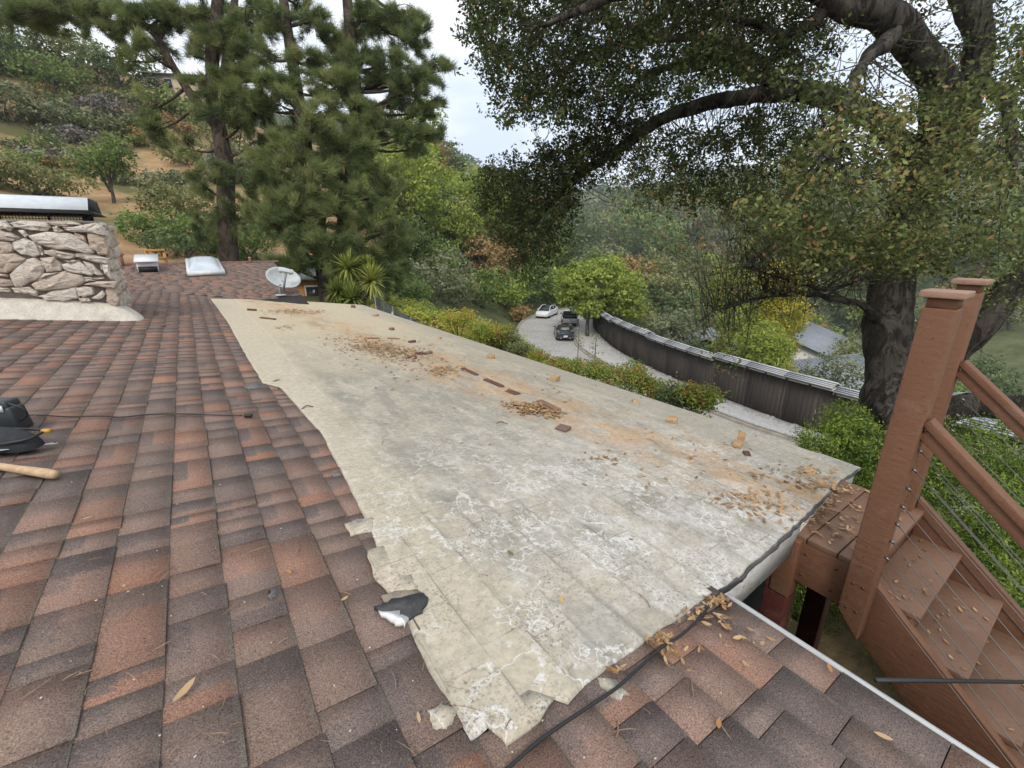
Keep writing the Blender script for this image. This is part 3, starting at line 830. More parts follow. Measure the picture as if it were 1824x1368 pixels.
for P3 in front:                                   # the face goes on past the picture's left edge
    Q3 = P3.copy(); Q3[:, 0] = -3.66-Q3[:, 0]-.3
    if Q3[:, 0].max() < -2.05 and Q3[:, 0].min() > -3.15: stone(Q3[::-1], (0,-1,0), .07, random.random())
z = roof_z(CHX)-.02
row = 0
while z < ctop-.02:                                # stones on the side that faces the slope
    h = random.uniform(.10, .24); h = min(h, ctop+.01-z); y = CHY-.02+(row % 2)*.05
    while y < CHY+1.0:
        w = random.uniform(.16, .46); y1 = min(y+w, CHY+1.06)
        j = lambda s_: random.uniform(-s_, s_)
        P3 = [(CHX,y+j(.03),z+j(.02)),(CHX,(y+y1)/2,z+j(.03)),(CHX,y1-.02+j(.03),z+j(.02)),(CHX,y1-.01,z+h*.5),(CHX,y1-.03+j(.03),z+h-.01),(CHX,(y+y1)/2,z+h+j(.02)),(CHX,y+.02+j(.03),z+h-.01)]
        stone(np.array(P3)-np.array([.06,0,0]), (1,0,0), .04+random.uniform(0,.05), random.random()); y = y1
    z += h; row += 1
SLAB = pmat('chimney_crown', (.33,.30,.27), (.24,.22,.2), 6, .9, .3)
bm = MB(); bm.box(((-3.1+CHX)/2-.02, CHY+.54, ctop+.012), (2.26, 1.08, .03)); bm.build('crown', SLAB, chim)
# metal hood on a wire screen
HOOD = flat('galvanised_hood', (.78,.82,.84), .35, .1)
DARK = flat('dark_metal', (.012,.012,.014), .6)
hz0 = at_y(168, 379, CHY-.02)[2]; hx = at_y(170, 380, CHY-.02)[0]; hz1 = at_y(155, 352, CHY+.14)[2]
hxt = at_y(155, 352, CHY+.14)[0]
bm = MB()
bm.add([(-3.2,CHY-.05,hz0+.03),(hxt,CHY-.05,hz0+.03),(hxt,CHY+.16,hz1),(-3.2,CHY+.16,hz1),(-3.2,CHY+.95,hz1),(hxt,CHY+.95,hz1),(-3.2,CHY+1.15,hz0+.03),(hxt,CHY+1.15,hz0+.03)], [(0,1,2,3),(3,2,5,4),(4,5,7,6)])
hood = bm.build('hood', HOOD, chim); hood.modifiers.new('s', 'SOLIDIFY').thickness = .006
bm = MB()
bm.add([(hxt,CHY-.05,hz0+.03),(hxt,CHY+.16,hz1-.004),(hxt,CHY+.95,hz1-.004),(hxt,CHY+1.15,hz0+.03),(hx,CHY-.03,hz0-.01),(hx,CHY+1.1,hz0-.01),(-3.2,CHY-.045,hz0-.01),(-3.2,CHY+1.1,hz0-.01),(-3.2,CHY-.045,hz0+.025),(hxt,CHY-.045,hz0+.025)],
       [(0,1,2,3),(0,4,5,3),(6,4,5,7),(6,4,9,8)])
bm.build('hood_end_shade', DARK, chim).modifiers.new('s', 'SOLIDIFY').thickness = .004  # black sheets stand for shade in the hood's open end and underside
bm = MB()
sx0, sx1, sy0, sy1 = -3.05, hx-.14, CHY+.12, CHY+.98
for xx in np.arange(sx0, sx1, .028): bm.bar((xx,sy0,ctop+.02),(xx,sy0,hz0+.03), .005, .005, (0,1,0))
for yy in np.arange(sy0, sy1, .028): bm.bar((sx1,yy,ctop+.02),(sx1,yy,hz0+.03), .005, .005, (0,1,0))
for zz in np.arange(ctop+.03, hz0+.02, .022):
    bm.bar((sx0,sy0,zz),(sx1,sy0,zz), .005, .005); bm.bar((sx1,sy0,zz),(sx1,sy1,zz), .005, .005); bm.bar((sx0,sy1,zz),(sx1,sy1,zz), .005, .005)
bm.build('spark_screen', DARK, chim)
bm = MB()
for xx in (-2.9,-2.25,-1.7,-1.28,sx1): bm.bar((xx,sy0-.01,ctop+.02),(xx,sy0-.01,hz0+.03), .025, .012, (0,1,0))
bm.bar((sx1,sy0,ctop+.02),(hx-.03,sy0-.02,hz0), .02, .02, (0,1,0))
bm.build('screen_frame', DARK, chim)
# white coating smeared as flashing round the foot
FL = pmat('flashing_coating', (.66,.61,.53), (.52,.47,.40), 9, .8, .8, 14, .02)
top = [(-40,522),(0,522),(60,526),(110,533),(160,537),(190,542),(204,549),(212,545),(222,536)]
bot = [(-40,545),(0,547),(50,551),(90,556),(140,561),(185,567),(232,572),(243,568),(248,556)]
V = []
for q, (a_, b_) in enumerate(zip(top, bot)):
    if q < 7:
        A = at_y(a_[0], a_[1], CHY-.10); x_ = A[0]+.02
        Bq = np.array([x_, CHY-.19-.05*random.random(), roof_z(x_)+.016])
        A[2] = roof_z(A[0])+.19+.05*random.random(); A[1] = CHY+.02
    else:
        A = np.array([CHX-.02, CHY+.1+.25*(q-7), roof_z(CHX)+.16]); Bq = np.array([CHX+.2-.03*(q-7), CHY-.18+.4*(q-7), roof_z(CHX+.2)+.016])
    Mq = (A+Bq)/2; Mq[2] += .02
    V += [A, Mq, Bq, Bq-np.array([0,0,.02])]
Fs = [(i*4+k, i*4+k+1, i*4+5+k, i*4+4+k) for i in range(len(top)-1) for k in range(3)]
o = np_mesh('chimney_flashing', V, Fs, FL, house, smooth=True); o.modifiers.new('s', 'SUBSURF').render_levels = 2

# fittings on the far wing
def on_wing(px, py, off=0.0):
    d = ray(px, py); return at_t(px, py, (WZ0-WSL*WY0+off-EYE)/(d[2]-WSL*d[1]))
ALU = flat('white_aluminium', (.70,.71,.72), .45)
m, N, L, B = new_mat('acrylic_dome'); B.inputs['Base Color'].default_value = (.62,.68,.74,1); B.inputs['Roughness'].default_value = .22; B.inputs['Transmission Weight'].default_value = .15
L.new(mixc(N, L, ramp(N, L, noise_n(N, L, objco(N), 2.5, 3), [(.4,0.),(.6,1.)]), (.56,.63,.70), (.66,.71,.76)), B.inputs['Base Color'])
DOME = m
sc_ = [on_wing(334,492,.02), on_wing(402,489,.02), on_wing(389,466,.02), on_wing(331,467,.02)]
bm = MB(); bm.hexa([p for p in sc_]+[p+np.array([0,0,.09]) for p in sc_]); sk = bm.build('skylight', ALU, house)
c0 = np.mean(sc_, 0); U = (sc_[1]-sc_[0])/2*.84; Wv = (sc_[3]-sc_[0])/2*.84
V, Fs, nq = [], [], 12
for i in range(nq+1):
    for j in range(nq+1):
        a_, b_ = i/nq*2-1, j/nq*2-1
        V.append(c0+U*a_+Wv*b_+np.array([0,0,.092+.14*((1-a_**4)*(1-b_**4))**.7]))
for i in range(nq):
    for j in range(nq): k = i*(nq+1)+j; Fs.append((k, k+nq+1, k+nq+2, k+1))
np_mesh('skylight_dome', V, Fs, DOME, sk, smooth=True)
p0, p1 = on_wing(246,485,.01), on_wing(284,484,.01)
u = p1-p0; bk = np.array([0,.55,.55*WSL])
bm = MB(); up = np.array([0,0,.27])
bm.hexa([p0,p1,p1+bk,p0+bk,p0+up*.92,p1+up*.92,p1+bk+up,p0+bk+up]); vent = bm.build('roof_vent', ALU, house)
bm = MB(); fwd = np.array([0,-.004,0])
bm.hexa([p0+u*.05+fwd,p1-u*.05+fwd,p1-u*.05+fwd*2,p0+u*.05+fwd*2,p0+u*.05+up*.48+fwd,p1-u*.05+up*.48+fwd,p1-u*.05+up*.48+fwd*2,p0+u*.05+up*.48+fwd*2]); bm.build('vent_opening', DARK, vent)
bm = MB(); bm.hexa([p0+up*.9+np.array([-.03,-.10,-.012]),p1+up*.9+np.array([.03,-.10,-.012]),p1+bk+up+np.array([.03,.02,0]),p0+bk+up+np.array([-.03,.02,0]),p0+up*.9+np.array([-.03,-.10,.012]),p1+up*.9+np.array([.03,-.10,.012]),p1+bk+up+np.array([.03,.02,.03]),p0+bk+up+np.array([-.03,.02,.03])]); bm.build('vent_lid', ALU, vent)
PIPE = flat('terracotta_pipe_paint', (.38,.2,.13), .7)
for (px, py, h, r_) in ((216,474,.35,.075),(446,468,.16,.03)):
    p = on_wing(px, py); bm = MB(); bm.tube([p, p+np.array([0,0,h])], r_, 12); bm.tube([p+np.array([0,0,h*.72]), p+np.array([0,0,h*.9])], r_*1.45, 12); bm.build('vent_pipe', PIPE, house)
# orange wooden frame behind the vent
ORW = pmat('orange_stained_wood', (.5,.24,.07), (.42,.18,.05), 5, .6)
fp = on_wing(279, 470); fp[1] += .5
cr_ = empty('wooden_frame', fp, 'small orange wooden frame standing behind the white roof vent', 'frame')
for dx in (-.2, .2):
    bm = MB(); bm.bar(fp+np.array([dx,0,-.1]), fp+np.array([dx*.9,.12,.36]), .07, .05, (0,1,0)); bm.build('post', ORW, cr_)
for zz in (.12,.32):
    bm = MB(); bm.bar(fp+np.array([-.2,.10*zz/.5,zz]), fp+np.array([.2,.10*zz/.5,zz]), .04, .06); bm.build('rail', ORW, cr_)
# ------------------------------------------------------------------ wooden stairs beside the roof
def wood_paint(name, c, c2):
    m, N, L, B = new_mat(name); co = objco(N)
    n = noise_n(N, L, co, 2.2, 6, .6); f = noise_n(N, L, co, 38, 4, .6)
    q = N.new('ShaderNodeMapping'); q.inputs['Scale'].default_value = (9, 3, 9); L.new(co, q.inputs['Vector'])
    g = noise_n(N, L, q.outputs['Vector'], 5, 5, .6, .4)
    cc = mixc(N, L, ramp(N, L, n, [(.35,0.),(.65,1.)]), c, c2)
    dust = ramp(N, L, noise_n(N, L, co, 6, 7, .7), [(.55,0.),(.72,.25)])
    cc = mixc(N, L, dust, cc, (.33,.24,.18))
    sp = ramp(N, L, noise_n(N, L, co, 55, 2, .5), [(.66,0.),(.70,1.)])
    cc = mixc(N, L, math_n(N, L, 'MULTIPLY', sp, .55), cc, tuple(x*.45 for x in c))
    L.new(cc, B.inputs['Base Color']); B.inputs['Roughness'].default_value = .62; B.inputs['Specular IOR Level'].default_value = .3
    bump_n(N, L, B, math_n(N, L, 'ADD', math_n(N, L, 'MULTIPLY', g, .7), math_n(N, L, 'MULTIPLY', f, .5)), .6, .008)
    return m
BRN = wood_paint('brown_deck_paint', (.185,.088,.05), (.163,.077,.043))
BRT = wood_paint('tread_paint', (.21,.122,.08), (.178,.102,.066))  # paler brown for treads and landing boards
CAPM = wood_paint('post_cap_wood', (.34,.215,.155), (.28,.165,.115))
RED = wood_paint('maroon_paint', (.1,.028,.022), (.08,.022,.02))
CABLE = flat('steel_cable', (.22,.21,.2), .35, .8)
XN, XF = 2.45, 3.20                   # near and far stringer
LZ, RUN, RISE, Y0 = -.385, .200, .172, .45
st = empty('staircase', (2.8, .3, -2.8), 'brown painted wooden stairs with landing, two posts and cable railing', 'staircase')
# landing boards
for k in range(3):
    ya, yb = Y0-.02+k*.142, Y0-.02+(k+1)*.142-.006
    bm = MB(); bm.box(((XN+XF)/2+.0, (ya+yb)/2, LZ-.018), (XF-XN+.10, yb-ya, .036)); bm.build('landing_board', BRT, st, bevel=.004)
bm = MB(); bm.box((XN-.03, .62, LZ-.155), (.04, .36, .24)); bm.build('landing_beam', BRN, st, bevel=.004)
bm = MB(); bm.box((XN-.04, .775, LZ-.20), (.10, .10, .36)); bm.build('beam_end', BRN, st, bevel=.006)
bm = MB(); bm.box((XN-.02, .79, -1.72), (.12, .12, 2.3)); bm.build('support_post', RED, st, bevel=.006)
bm = MB(); bm.box((XF-.05, .79, -1.6), (.12, .12, 2.3)); bm.build('support_post', RED, st, bevel=.006)
# stringers (closed, sloping)
nst = 11
def stringer(x, w, up_):
    ya, yb = Y0+.02, Y0-RUN*nst
    za, zb = LZ-.03+up_, LZ-.03+up_-RISE*nst
    bm = MB()
    bm.hexa([(x-w/2,yb,zb-.34),(x+w/2,yb,zb-.34),(x+w/2,ya,za-.34),(x-w/2,ya,za-.34),(x-w/2,yb,zb),(x+w/2,yb,zb),(x+w/2,ya,za),(x-w/2,ya,za)])
    return bm.build('stringer', BRN, st, bevel=.004)
stringer(XN, .045, .0); stringer(XF+.05, .045, .10)
for k in range(nst):
    yf, z = Y0-RUN*k, LZ-RISE*(k+1)        # riser at yf, tread below it
    bm = MB(); bm.box(((XN+XF)/2+.03, yf+.012, z+RISE/2-.02), (XF-XN, .022, RISE+.02)); bm.build('riser', BRN, st)
    bm = MB(); bm.box(((XN+XF)/2+.03, yf-RUN/2-.002, z-.016), (XF-XN+.005, RUN+.035, .032)); bm.build('tread', BRT, st, bevel=.005)
# posts with caps
PH = .052
for (x, y) in ((XN-.085, .445), (XF+.01, .525)):
    bm = MB(); zb = LZ-.33
    bm.add([(x-PH,y-PH,zb-.02),(x+PH,y-PH,zb-.02),(x+PH,y+PH,zb+.10),(x-PH,y+PH,zb+.10),(x-PH,y-PH,.855),(x+PH,y-PH,.855),(x+PH,y+PH,.855),(x-PH,y+PH,.855)], HEXF)
    p = bm.build('post', BRN, st, bevel=.006)
    bm = MB(); bm.box((x, y, .875), (.088, .088, .045)); bm.build('post_neck', BRN, p)
    bm = MB(); bm.box((x, y, .908), (.134, .134, .026)); bm.build('post_cap', CAPM, p, bevel=.004)
# handrails, parallel to the flight
SL = RISE/RUN
def rail(x, y0, z0, w=.062, h=.036, L_=2.2):
    bm = MB(); bm.bar((x, y0, z0), (x, y0-L_, z0-L_*SL), w, h); bm.build('handrail', BRN, st, bevel=.006)
    bm = MB(); bm.bar((x, y0, z0-.05), (x, y0-L_, z0-.05-L_*SL), .038, .05); bm.build('subrail', BRN, st, bevel=.004)
rail(XN-.085, .39, .40); rail(XF+.02, .47, .50)
for k in range(9):
    dz = -.09*k
    for x, y0, z0 in ((XN-.085, .39, .27+dz), (XF+.02, .43, .31+dz)):
        bm = MB(); bm.tube([(x,y0,z0),(x,y0-2.2,z0-2.2*SL)], .0022, 6); bm.build('cable', CABLE, st)
for k in range(7):
    for x, y0, z0 in ((XN-.085, .387, .27-.09*k), (XF+.02, .427, .31-.09*k)):
        bm = MB(); bm.tube([(x,y0+.006,z0),(x,y0-.012,z0-.01)], .006, 8); bm.build('cable_end', CABLE, st)
# white clip on the far rail
cp = at_x(1670, 663, XF-.03)
clip = empty('cable_clip', cp, 'small white plastic clip hanging under the far handrail', 'clip')
WP = flat('white_plastic', (.75,.73,.76), .4)
bm = MB(); bm.box(cp, (.012,.03,.05), Matrix.Rotation(.3, 3, 'X')); bm.build('body', WP, clip, bevel=.004)
bm = MB(); bm.tube([cp+np.array([0,0,.02]), cp+np.array([0,.012,.045]), cp+np.array([0,-.006,.055])], .004, 6); bm.build('hook', WP, clip)
SCREW = flat('screw_head', (.10,.06,.045), .5, .5)
for (x, y, z) in [(XN-.139, .425, LZ-.06),(XN-.139, .465, LZ-.06),(XN-.139, .425, LZ-.2),(XN-.139, .465, LZ-.2),(XN-.052, .56, LZ-.09),(XN-.052, .70, LZ-.09),(XN-.052, .56, LZ-.22),(XN-.052, .70, LZ-.22)]:
    bm = MB(); bm.tube([(x-.002,y,z),(x+.006,y,z)], .006, 8); bm.build('screw', SCREW, st)
# ------------------------------------------------------------------ satellite dish
GREYM = flat('grey_dish_paint', (.52,.55,.56), .5)
GREYD = flat('grey_bracket_metal', (.25,.26,.27), .5, .4)
base = on_wing(500, 526)
dish = empty('satellite_dish', base, 'grey oval satellite dish on a short mast at the end of the shingle roof', 'satellite dish')
ctr = at_y(505, 494, base[1]+.12)
vdir = np.array([0,0,EYE])-ctr; vdir /= np.linalg.norm(vdir)
nrm = vdir*.75+np.array([0,0,.62])+np.array([CY,-SY,0])*.30; nrm /= np.linalg.norm(nrm)
rgt = np.cross([0,0,1], nrm); rgt /= np.linalg.norm(rgt); upv = np.cross(nrm, rgt)
rgt, upv = rgt*math.cos(.3)-upv*math.sin(.3), upv*math.cos(.3)+rgt*math.sin(.3)
prof = [(r_, .16*(r_/.42)**2) for r_ in np.linspace(0.001, .42, 9)]
V, Fs = lathe(prof, 36)
Vw = np.array([ctr+rgt*v[0]*.87+upv*v[1]*.66+nrm*(v[2]-.16) for v in V])
o = np_mesh('reflector', Vw, Fs, GREYM, dish, smooth=True); o.modifiers.new('s', 'SOLIDIFY').thickness = .012
bm = MB(); foot = ctr-upv*.40
lnb = ctr+nrm*.30+np.array([0,0,-.02])
bm.bar(ctr-upv*.38-nrm*.02, lnb-upv*.06, .035, .035); bm.build('feed_arm', GREYD, dish)
bm = MB(); bm.box(lnb, (.30,.07,.10), np.column_stack([rgt, nrm, upv])); h_ = bm.build('receiver', GREYM, dish, bevel=.015)
bm = MB()
for s_ in (-.1, 0, .1): bm.tube([lnb+rgt*s_, lnb+rgt*s_-nrm*.08], .03, 10)
bm.build('feed_horn', GREYD, dish)
bm = MB(); bm.tube(smooth_path([base, base+np.array([0,.02,.2]), ctr-nrm*.2-upv*.08, ctr-nrm*.15], 10), .028, 10); bm.build('mast', GREYD, dish)
bm = MB(); bm.box(base+np.array([0,0,.012]), (.2,.26,.02)); bm.build('foot_plate', GREYM, dish)

# ------------------------------------------------------------------ black cable across the shingles, conduit
RUB = flat('black_rubber', (.018,.018,.02), .5)
def lay_cable(px, r_, name, label, cat, off=.017, n=60):
    pts = smooth_path([on_roof(x, y, off+r_) for x, y in px], n)
    bm = MB(); bm.tube(pts, r_, 8)
    return prop(bm.build(name, RUB, smooth=True), label, cat)
lay_cable([(870,1400),(910,1364),(965,1316),(1050,1258),(1100,1224),(1140,1188),(1175,1156),(1215,1130),(1245,1102),(1275,1066),(1300,1046),(1322,1034)], .0046, 'power_cable', 'thick black cable along the near end of the cream roof', 'cable', .014)
lay_cable([(22,742),(60,739),(120,742),(185,741),(215,743),(270,738),(330,737),(380,739),(432,740)], .0042, 'extension_lead', 'thin black lead with a plug on the left shingles', 'cable', .013)
pl = on_roof(439, 740, .022); pq = on_roof(450, 740, .022)
plug = empty('power_plug', pl, 'small black power plug at the end of the lead on the shingles', 'plug')
bm = MB(); bm.bar(pl+(pl-pq)*.4, pq, .028, .022); bm.build('body', RUB, plug, bevel=.006)
for s_ in (-.007, .007):
    bm = MB(); d_ = (pq-pl); sd = np.array([d_[1],-d_[0],0]); sd /= np.linalg.norm(sd)
    bm.bar(pq+sd*s_, pq+d_*.45+sd*s_, .002, .006); bm.build('prong', CABLE, plug)
bm = MB(); A = at_x(1560, 1211, 1.42); Bq = at_t(1840, 1215, .0021)
bm.tube([A, (A+Bq)/2, Bq, Bq+(Bq-A)*.6], .0065, 10); prop(bm.build('conduit', RUB, smooth=True), 'straight black conduit reaching from the eave past the stairs', 'conduit')

# ------------------------------------------------------------------ offcuts, bricks and boards left on the coated roof
PINE = pmat('cut_pine_wood', (.50,.34,.19), (.36,.22,.11), 14, .8, .4, 60, .004, stretch=(1,1,6))
TIM = pmat('weathered_timber', (.27,.16,.10), (.16,.10,.07), 14, .85, .4, 60, .004, stretch=(6,1,1))
REDB = pmat('red_brown_board', (.165,.075,.055), (.10,.055,.045), 10, .8, .4, 40, .004)
PAV = pmat('brown_paver', (.19,.125,.105), (.15,.10,.088), 8, .85, .3, 60, .004)
def on_coat(px, py):
    p = on_roof(px, py, .014); p[2] = coat_top(p[0], p[1]) if Vt[:, 0].min() < p[0] < 3.7 else p[2]
    return p
def rough_block(px, py, size, rz, mat, name, label, cat, group=None, tilt=0.0, skew=.0, lift=0.0):
    p = on_coat(px, py)
    x, y, z = np.array(size)/2
    j = lambda: rng.normal(0, .05, 3)*np.array(size)
    P = np.array([(-x,-y,-z),(x,-y,-z),(x,y,-z),(-x,y,-z),(-x+skew*x,-y,z),(x-skew*x,-y,z),(x-skew*x,y,z),(-x+skew*x,y,z)])
    P[4:] += np.array([j() for _ in range(4)])
    R_ = np.array(Matrix.Rotation(rz, 3, 'Z')@Matrix.Rotation(tilt, 3, 'X'))
    bm_ = MB(); bm_.hexa(P@R_.T+p+np.array([0,0,z-.002+lift]))
    o = bm_.build(name, mat, bevel=.003)
    return prop(o, label, cat, group)
G1 = 'wood offcuts on the cream roof'
rough_block(875,638,(.085,.075,.05),.3,PINE,'wood_block','pale wood block beyond the leaf heaps near the outer edge of the cream roof','wood block',G1)
rough_block(988,678,(.095,.075,.055),.4,PINE,'wood_block','wood block between the far brick bits and middle edge above the green shrubs','wood block',G1)
rough_block(1131,717,(.07,.05,.03),1.0,PINE,'wood_block','thin wooden wedge lying by the roof edge above the dark shrub','wood block',G1,skew=.3)
rough_block(1197,752,(.085,.075,.045),.5,PINE,'wood_block','squat pale wood block left of the stacked blocks','wood block',G1)
rough_block(1313,795,(.085,.06,.04),.35,PINE,'wood_block','lower striped wood block of the pair near the conifer','wood block',G1)
rough_block(1318,792,(.028,.05,.065),.5,PINE,'wood_block','upright wood wedge leaning behind the striped block','wood block',G1,skew=.35,lift=.038)
rough_block(1330,809,(.055,.045,.022),.8,REDB,'brick_piece','small dark red lump in front of the wood pair','brick','brick bits on the cream roof',skew=.3)
rough_block(1443,842,(.085,.06,.025),.2,PINE,'wood_block','tilted brown offcut at the leafy corner beside the landing','wood block',G1,tilt=.3)
rough_block(629,548,(.1,.07,.06),.2,TIM,'wood_block','dark red offcut at the far end of the cream roof beside the yucca','wood block',G1,skew=.4)
rough_block(669,563,(.11,.07,.04),.3,PINE,'wood_block','pale offcut farthest along the outer roof edge','wood block',G1)
rough_block(698,588,(.07,.06,.04),.3,TIM,'wood_block','small brown cube between far leaf heaps and outer edge','wood block',G1)
rough_block(783,603,(.14,.05,.02),.9,PINE,'wood_block','flat pale sliver near the outer edge beyond the big leaf heap','wood block',G1)
rough_block(291,581,(.05,.035,.025),.4,TIM,'wood_block','tiny brown chip on the shingles in front of the chimney','wood block',G1)
def board(a_, b_, w, h, mat, name, label, cat, group=None):
    A, Bq = on_coat(*a_), on_coat(*b_)
    bm_ = MB(); bm_.bar(A+np.array([0,0,h/2]), Bq+np.array([0,0,h/2]), w, h)
    return prop(bm_.build(name, mat, bevel=.002), label, cat, group)
G2 = 'red brown boards on the cream roof'
board((824,657),(850,669),.045,.014,REDB,'board_strip','narrow red board by the small leaf scatter left of the pale block','board',G2)
board((864,677),(895,690),.05,.016,REDB,'board_strip','red brown board in the middle of the orange stain','board',G2)
board((904,696),(922,703),.085,.008,REDB,'board_strip','flat dark red plate between the board and the near leaf heap','board',G2)
board((960,716),(995,733),.055,.022,TIM,'board_strip','grey brown board lying in the near leaf heap','board',G2)
board((464,567),(491,570),.05,.02,REDB,'board_strip','red board in front of the farthest leaf heap','board',G2)
board((441,553),(457,554),.06,.03,REDB,'board_strip','short red board left of the farthest leaf heap','board',G2)
board((650,603),(676,603),.05,.012,TIM,'board_strip','grey strip behind the big leaf heap','board',G2)
board((690,603),(712,604),.05,.012,TIM,'board_strip','second grey strip right behind the big leaf heap','board',G2)
G3 = 'brick bits on the cream roof'
for (x, y, l) in ((734,610,'brick bit behind the right end of the big leaf heap'),(747,631,'brown brick bit at the right of the big leaf heap'),(763,630,'dark brick bit farthest right of the big leaf heap'),(734,638,'brick bit at the lower right of the big leaf heap')):
    rough_block(x, y, (.11,.055,.03), random.uniform(-.4,.6), TIM if 'dark' in l else REDB, 'brick_piece', l, 'brick', G3)
p0 = on_coat(1003, 765)
bm = MB(); bm.box(p0+np.array([0,0,.011]), (.092,.092,.022), Matrix.Rotation(.35, 3, 'Z')); prop(bm.build('paver', PAV, bevel=.002), 'square brown paver lying on the cream roof', 'paver')
for (a_, b_, l) in (((537,728),(558,724),'bent grey twig at the shingle border of the cream roof'),((884,754),(905,755),'dark stick left of the square paver')):
    A, Bq = on_coat(*a_), on_coat(*b_); mid_ = (A+Bq)/2+np.array([0,.02,.012])
    bm = MB(); bm.tube(smooth_path([A, mid_, Bq], 8), .005, 6); prop(bm.build('stick', TIM), l, 'stick')

# ------------------------------------------------------------------ tools at the left edge
NYL = pmat('black_nylon', (.02,.02,.022), (.032,.032,.036), 30, .7, .4, 200, .002)
pp = on_roof(5, 800, .012)
ex = np.array([CY, -SY, 0]); ey = np.array([SY, CY, 0]); ez = np.array([0,0,1.0])     # camera-side axes in plan
def T(p, a_, b_, c_): return p+ex*a_+ey*b_+ez*c_
pouch = empty('tool_pouch', pp, 'black nylon tool pouch on the shingles at the left', 'tool pouch')
V, Fs = [], []
nu, nv = 20, 10
for i in range(nv+1):
    v_ = i/nv; ph = v_*math.pi/2
    for k in range(nu):
        a_ = 2*math.pi*k/nu
        sgn = lambda t_: math.copysign(abs(t_)**.55, t_)
        V.append(T(pp, -.20+.385*sgn(math.cos(a_))*(math.cos(ph)**.5), .075*sgn(math.sin(a_))*(math.cos(ph)**.5), .01+.10*math.sin(ph)))
for i in range(nv):
    for k in range(nu): Fs.append((i*nu+k, i*nu+(k+1) % nu, (i+1)*nu+(k+1) % nu, (i+1)*nu+k))
np_mesh('bag', V, Fs, NYL, pouch, smooth=True)
bm = MB(); bm.tube(smooth_path([T(pp,-.3,-.07,.05),T(pp,.0,-.078,.055),T(pp,.15,-.05,.065),T(pp,.182,.0,.07),T(pp,.12,.07,.075),T(pp,-.3,.07,.08)], 30), .007, 6); bm.build('piping', RUB, pouch, smooth=True)
bm = MB(); bm.tube([T(pp,.17,.05,.075),T(pp,.205,.055,.075)], .011, 10); bm.build('yellow_knob', flat('yellow_plastic', (.6,.33,.02), .4), pouch)
dv = on_roof(8, 778, .012); dv = dv+ey*.10
drill = empty('cordless_tool', dv, 'dark grey battery tool with white sticker behind the tool pouch', 'power tool')
DKP = flat('dark_grey_plastic', (.035,.04,.042), .45)
bm = MB(); bm.box(T(dv,-.06,0,.07), (.15,.10,.14), np.column_stack([ex,ey,ez]), .85); bm.build('body', DKP, drill, bevel=.015)
bm = MB(); bm.box(T(dv,-.09,0,.15), (.17,.085,.05), np.column_stack([ex,ey,ez]), .9); bm.build('battery', DKP, drill, bevel=.012)
bm = MB(); bm.box(T(dv,-.045,-.048,.135), (.05,.004,.035), np.column_stack([ex,ey,ez])); bm.build('sticker', WP, drill)
bm = MB(); bm.tube(smooth_path([T(dv,.0,-.03,.16),T(dv,.05,-.02,.13),T(dv,.055,-.01,.09),T(dv,.02,-.02,.06)], 14), .006, 6); bm.build('strap', RUB, drill)
# pry bar on the pouch
STEEL = flat('brushed_steel', (.50,.51,.53), .32, .9)
kb = empty('flat_pry_bar', T(pp,.12,-.09,.03), 'flat steel pry bar with notched end resting against the tool pouch', 'pry bar')
A, Bq = on_roof(30, 797, .045), on_roof(103, 788, .03)
d_ = (Bq-A)/np.linalg.norm(Bq-A); sd = np.cross([0,0,1], d_); sd /= np.linalg.norm(sd)
def quad_strip(rows, name, th):
    V_ = []
    for (s_, w_) in rows: V_ += [A+(Bq-A)*s_+sd*w_, A+(Bq-A)*s_-sd*w_]
    o_ = np_mesh(name, V_, [(i*2,i*2+1,i*2+3,i*2+2) for i in range(len(rows)-1)], STEEL, kb); o_.modifiers.new('s','SOLIDIFY').thickness = th
quad_strip([(-.8,.013),(.6,.013),(.75,.012),(.86,.018),(.97,.02),(1.0,.014)], 'blade', .003)
bm = MB(); hc = A+(Bq-A)*.93+np.array([0,0,.0022]); bm.tube([hc, hc+np.array([0,0,.0012])], .006, 12); bm.build('nail_slot', DARK, kb)
# hammer handle
HW = pmat('pale_hammer_wood', (.56,.40,.25), (.45,.30,.17), 8, .5, .1, stretch=(1,6,6))
A, Bq = on_roof(-60, 822, .030), on_roof(101, 846, .030)
ham = empty('hammer', A, 'hammer with bare wooden handle lying in front of the tool pouch', 'hammer')
d_ = (Bq-A); pts = [A+d_*s_ for s_ in (0,.25,.55,.75,.9,.97,1.0)]
bm = MB(); bm.tube(pts, [.017,.016,.017,.020,.022,.020,.016], 14); bm.build('handle', HW, ham, smooth=True)
bm = MB(); hd = A; s2 = np.cross(d_/np.linalg.norm(d_), [0,0,1]); bm.tube([hd-s2*.07, hd+s2*.06], [.014,.018], 12); bm.build('head', STEEL, ham)

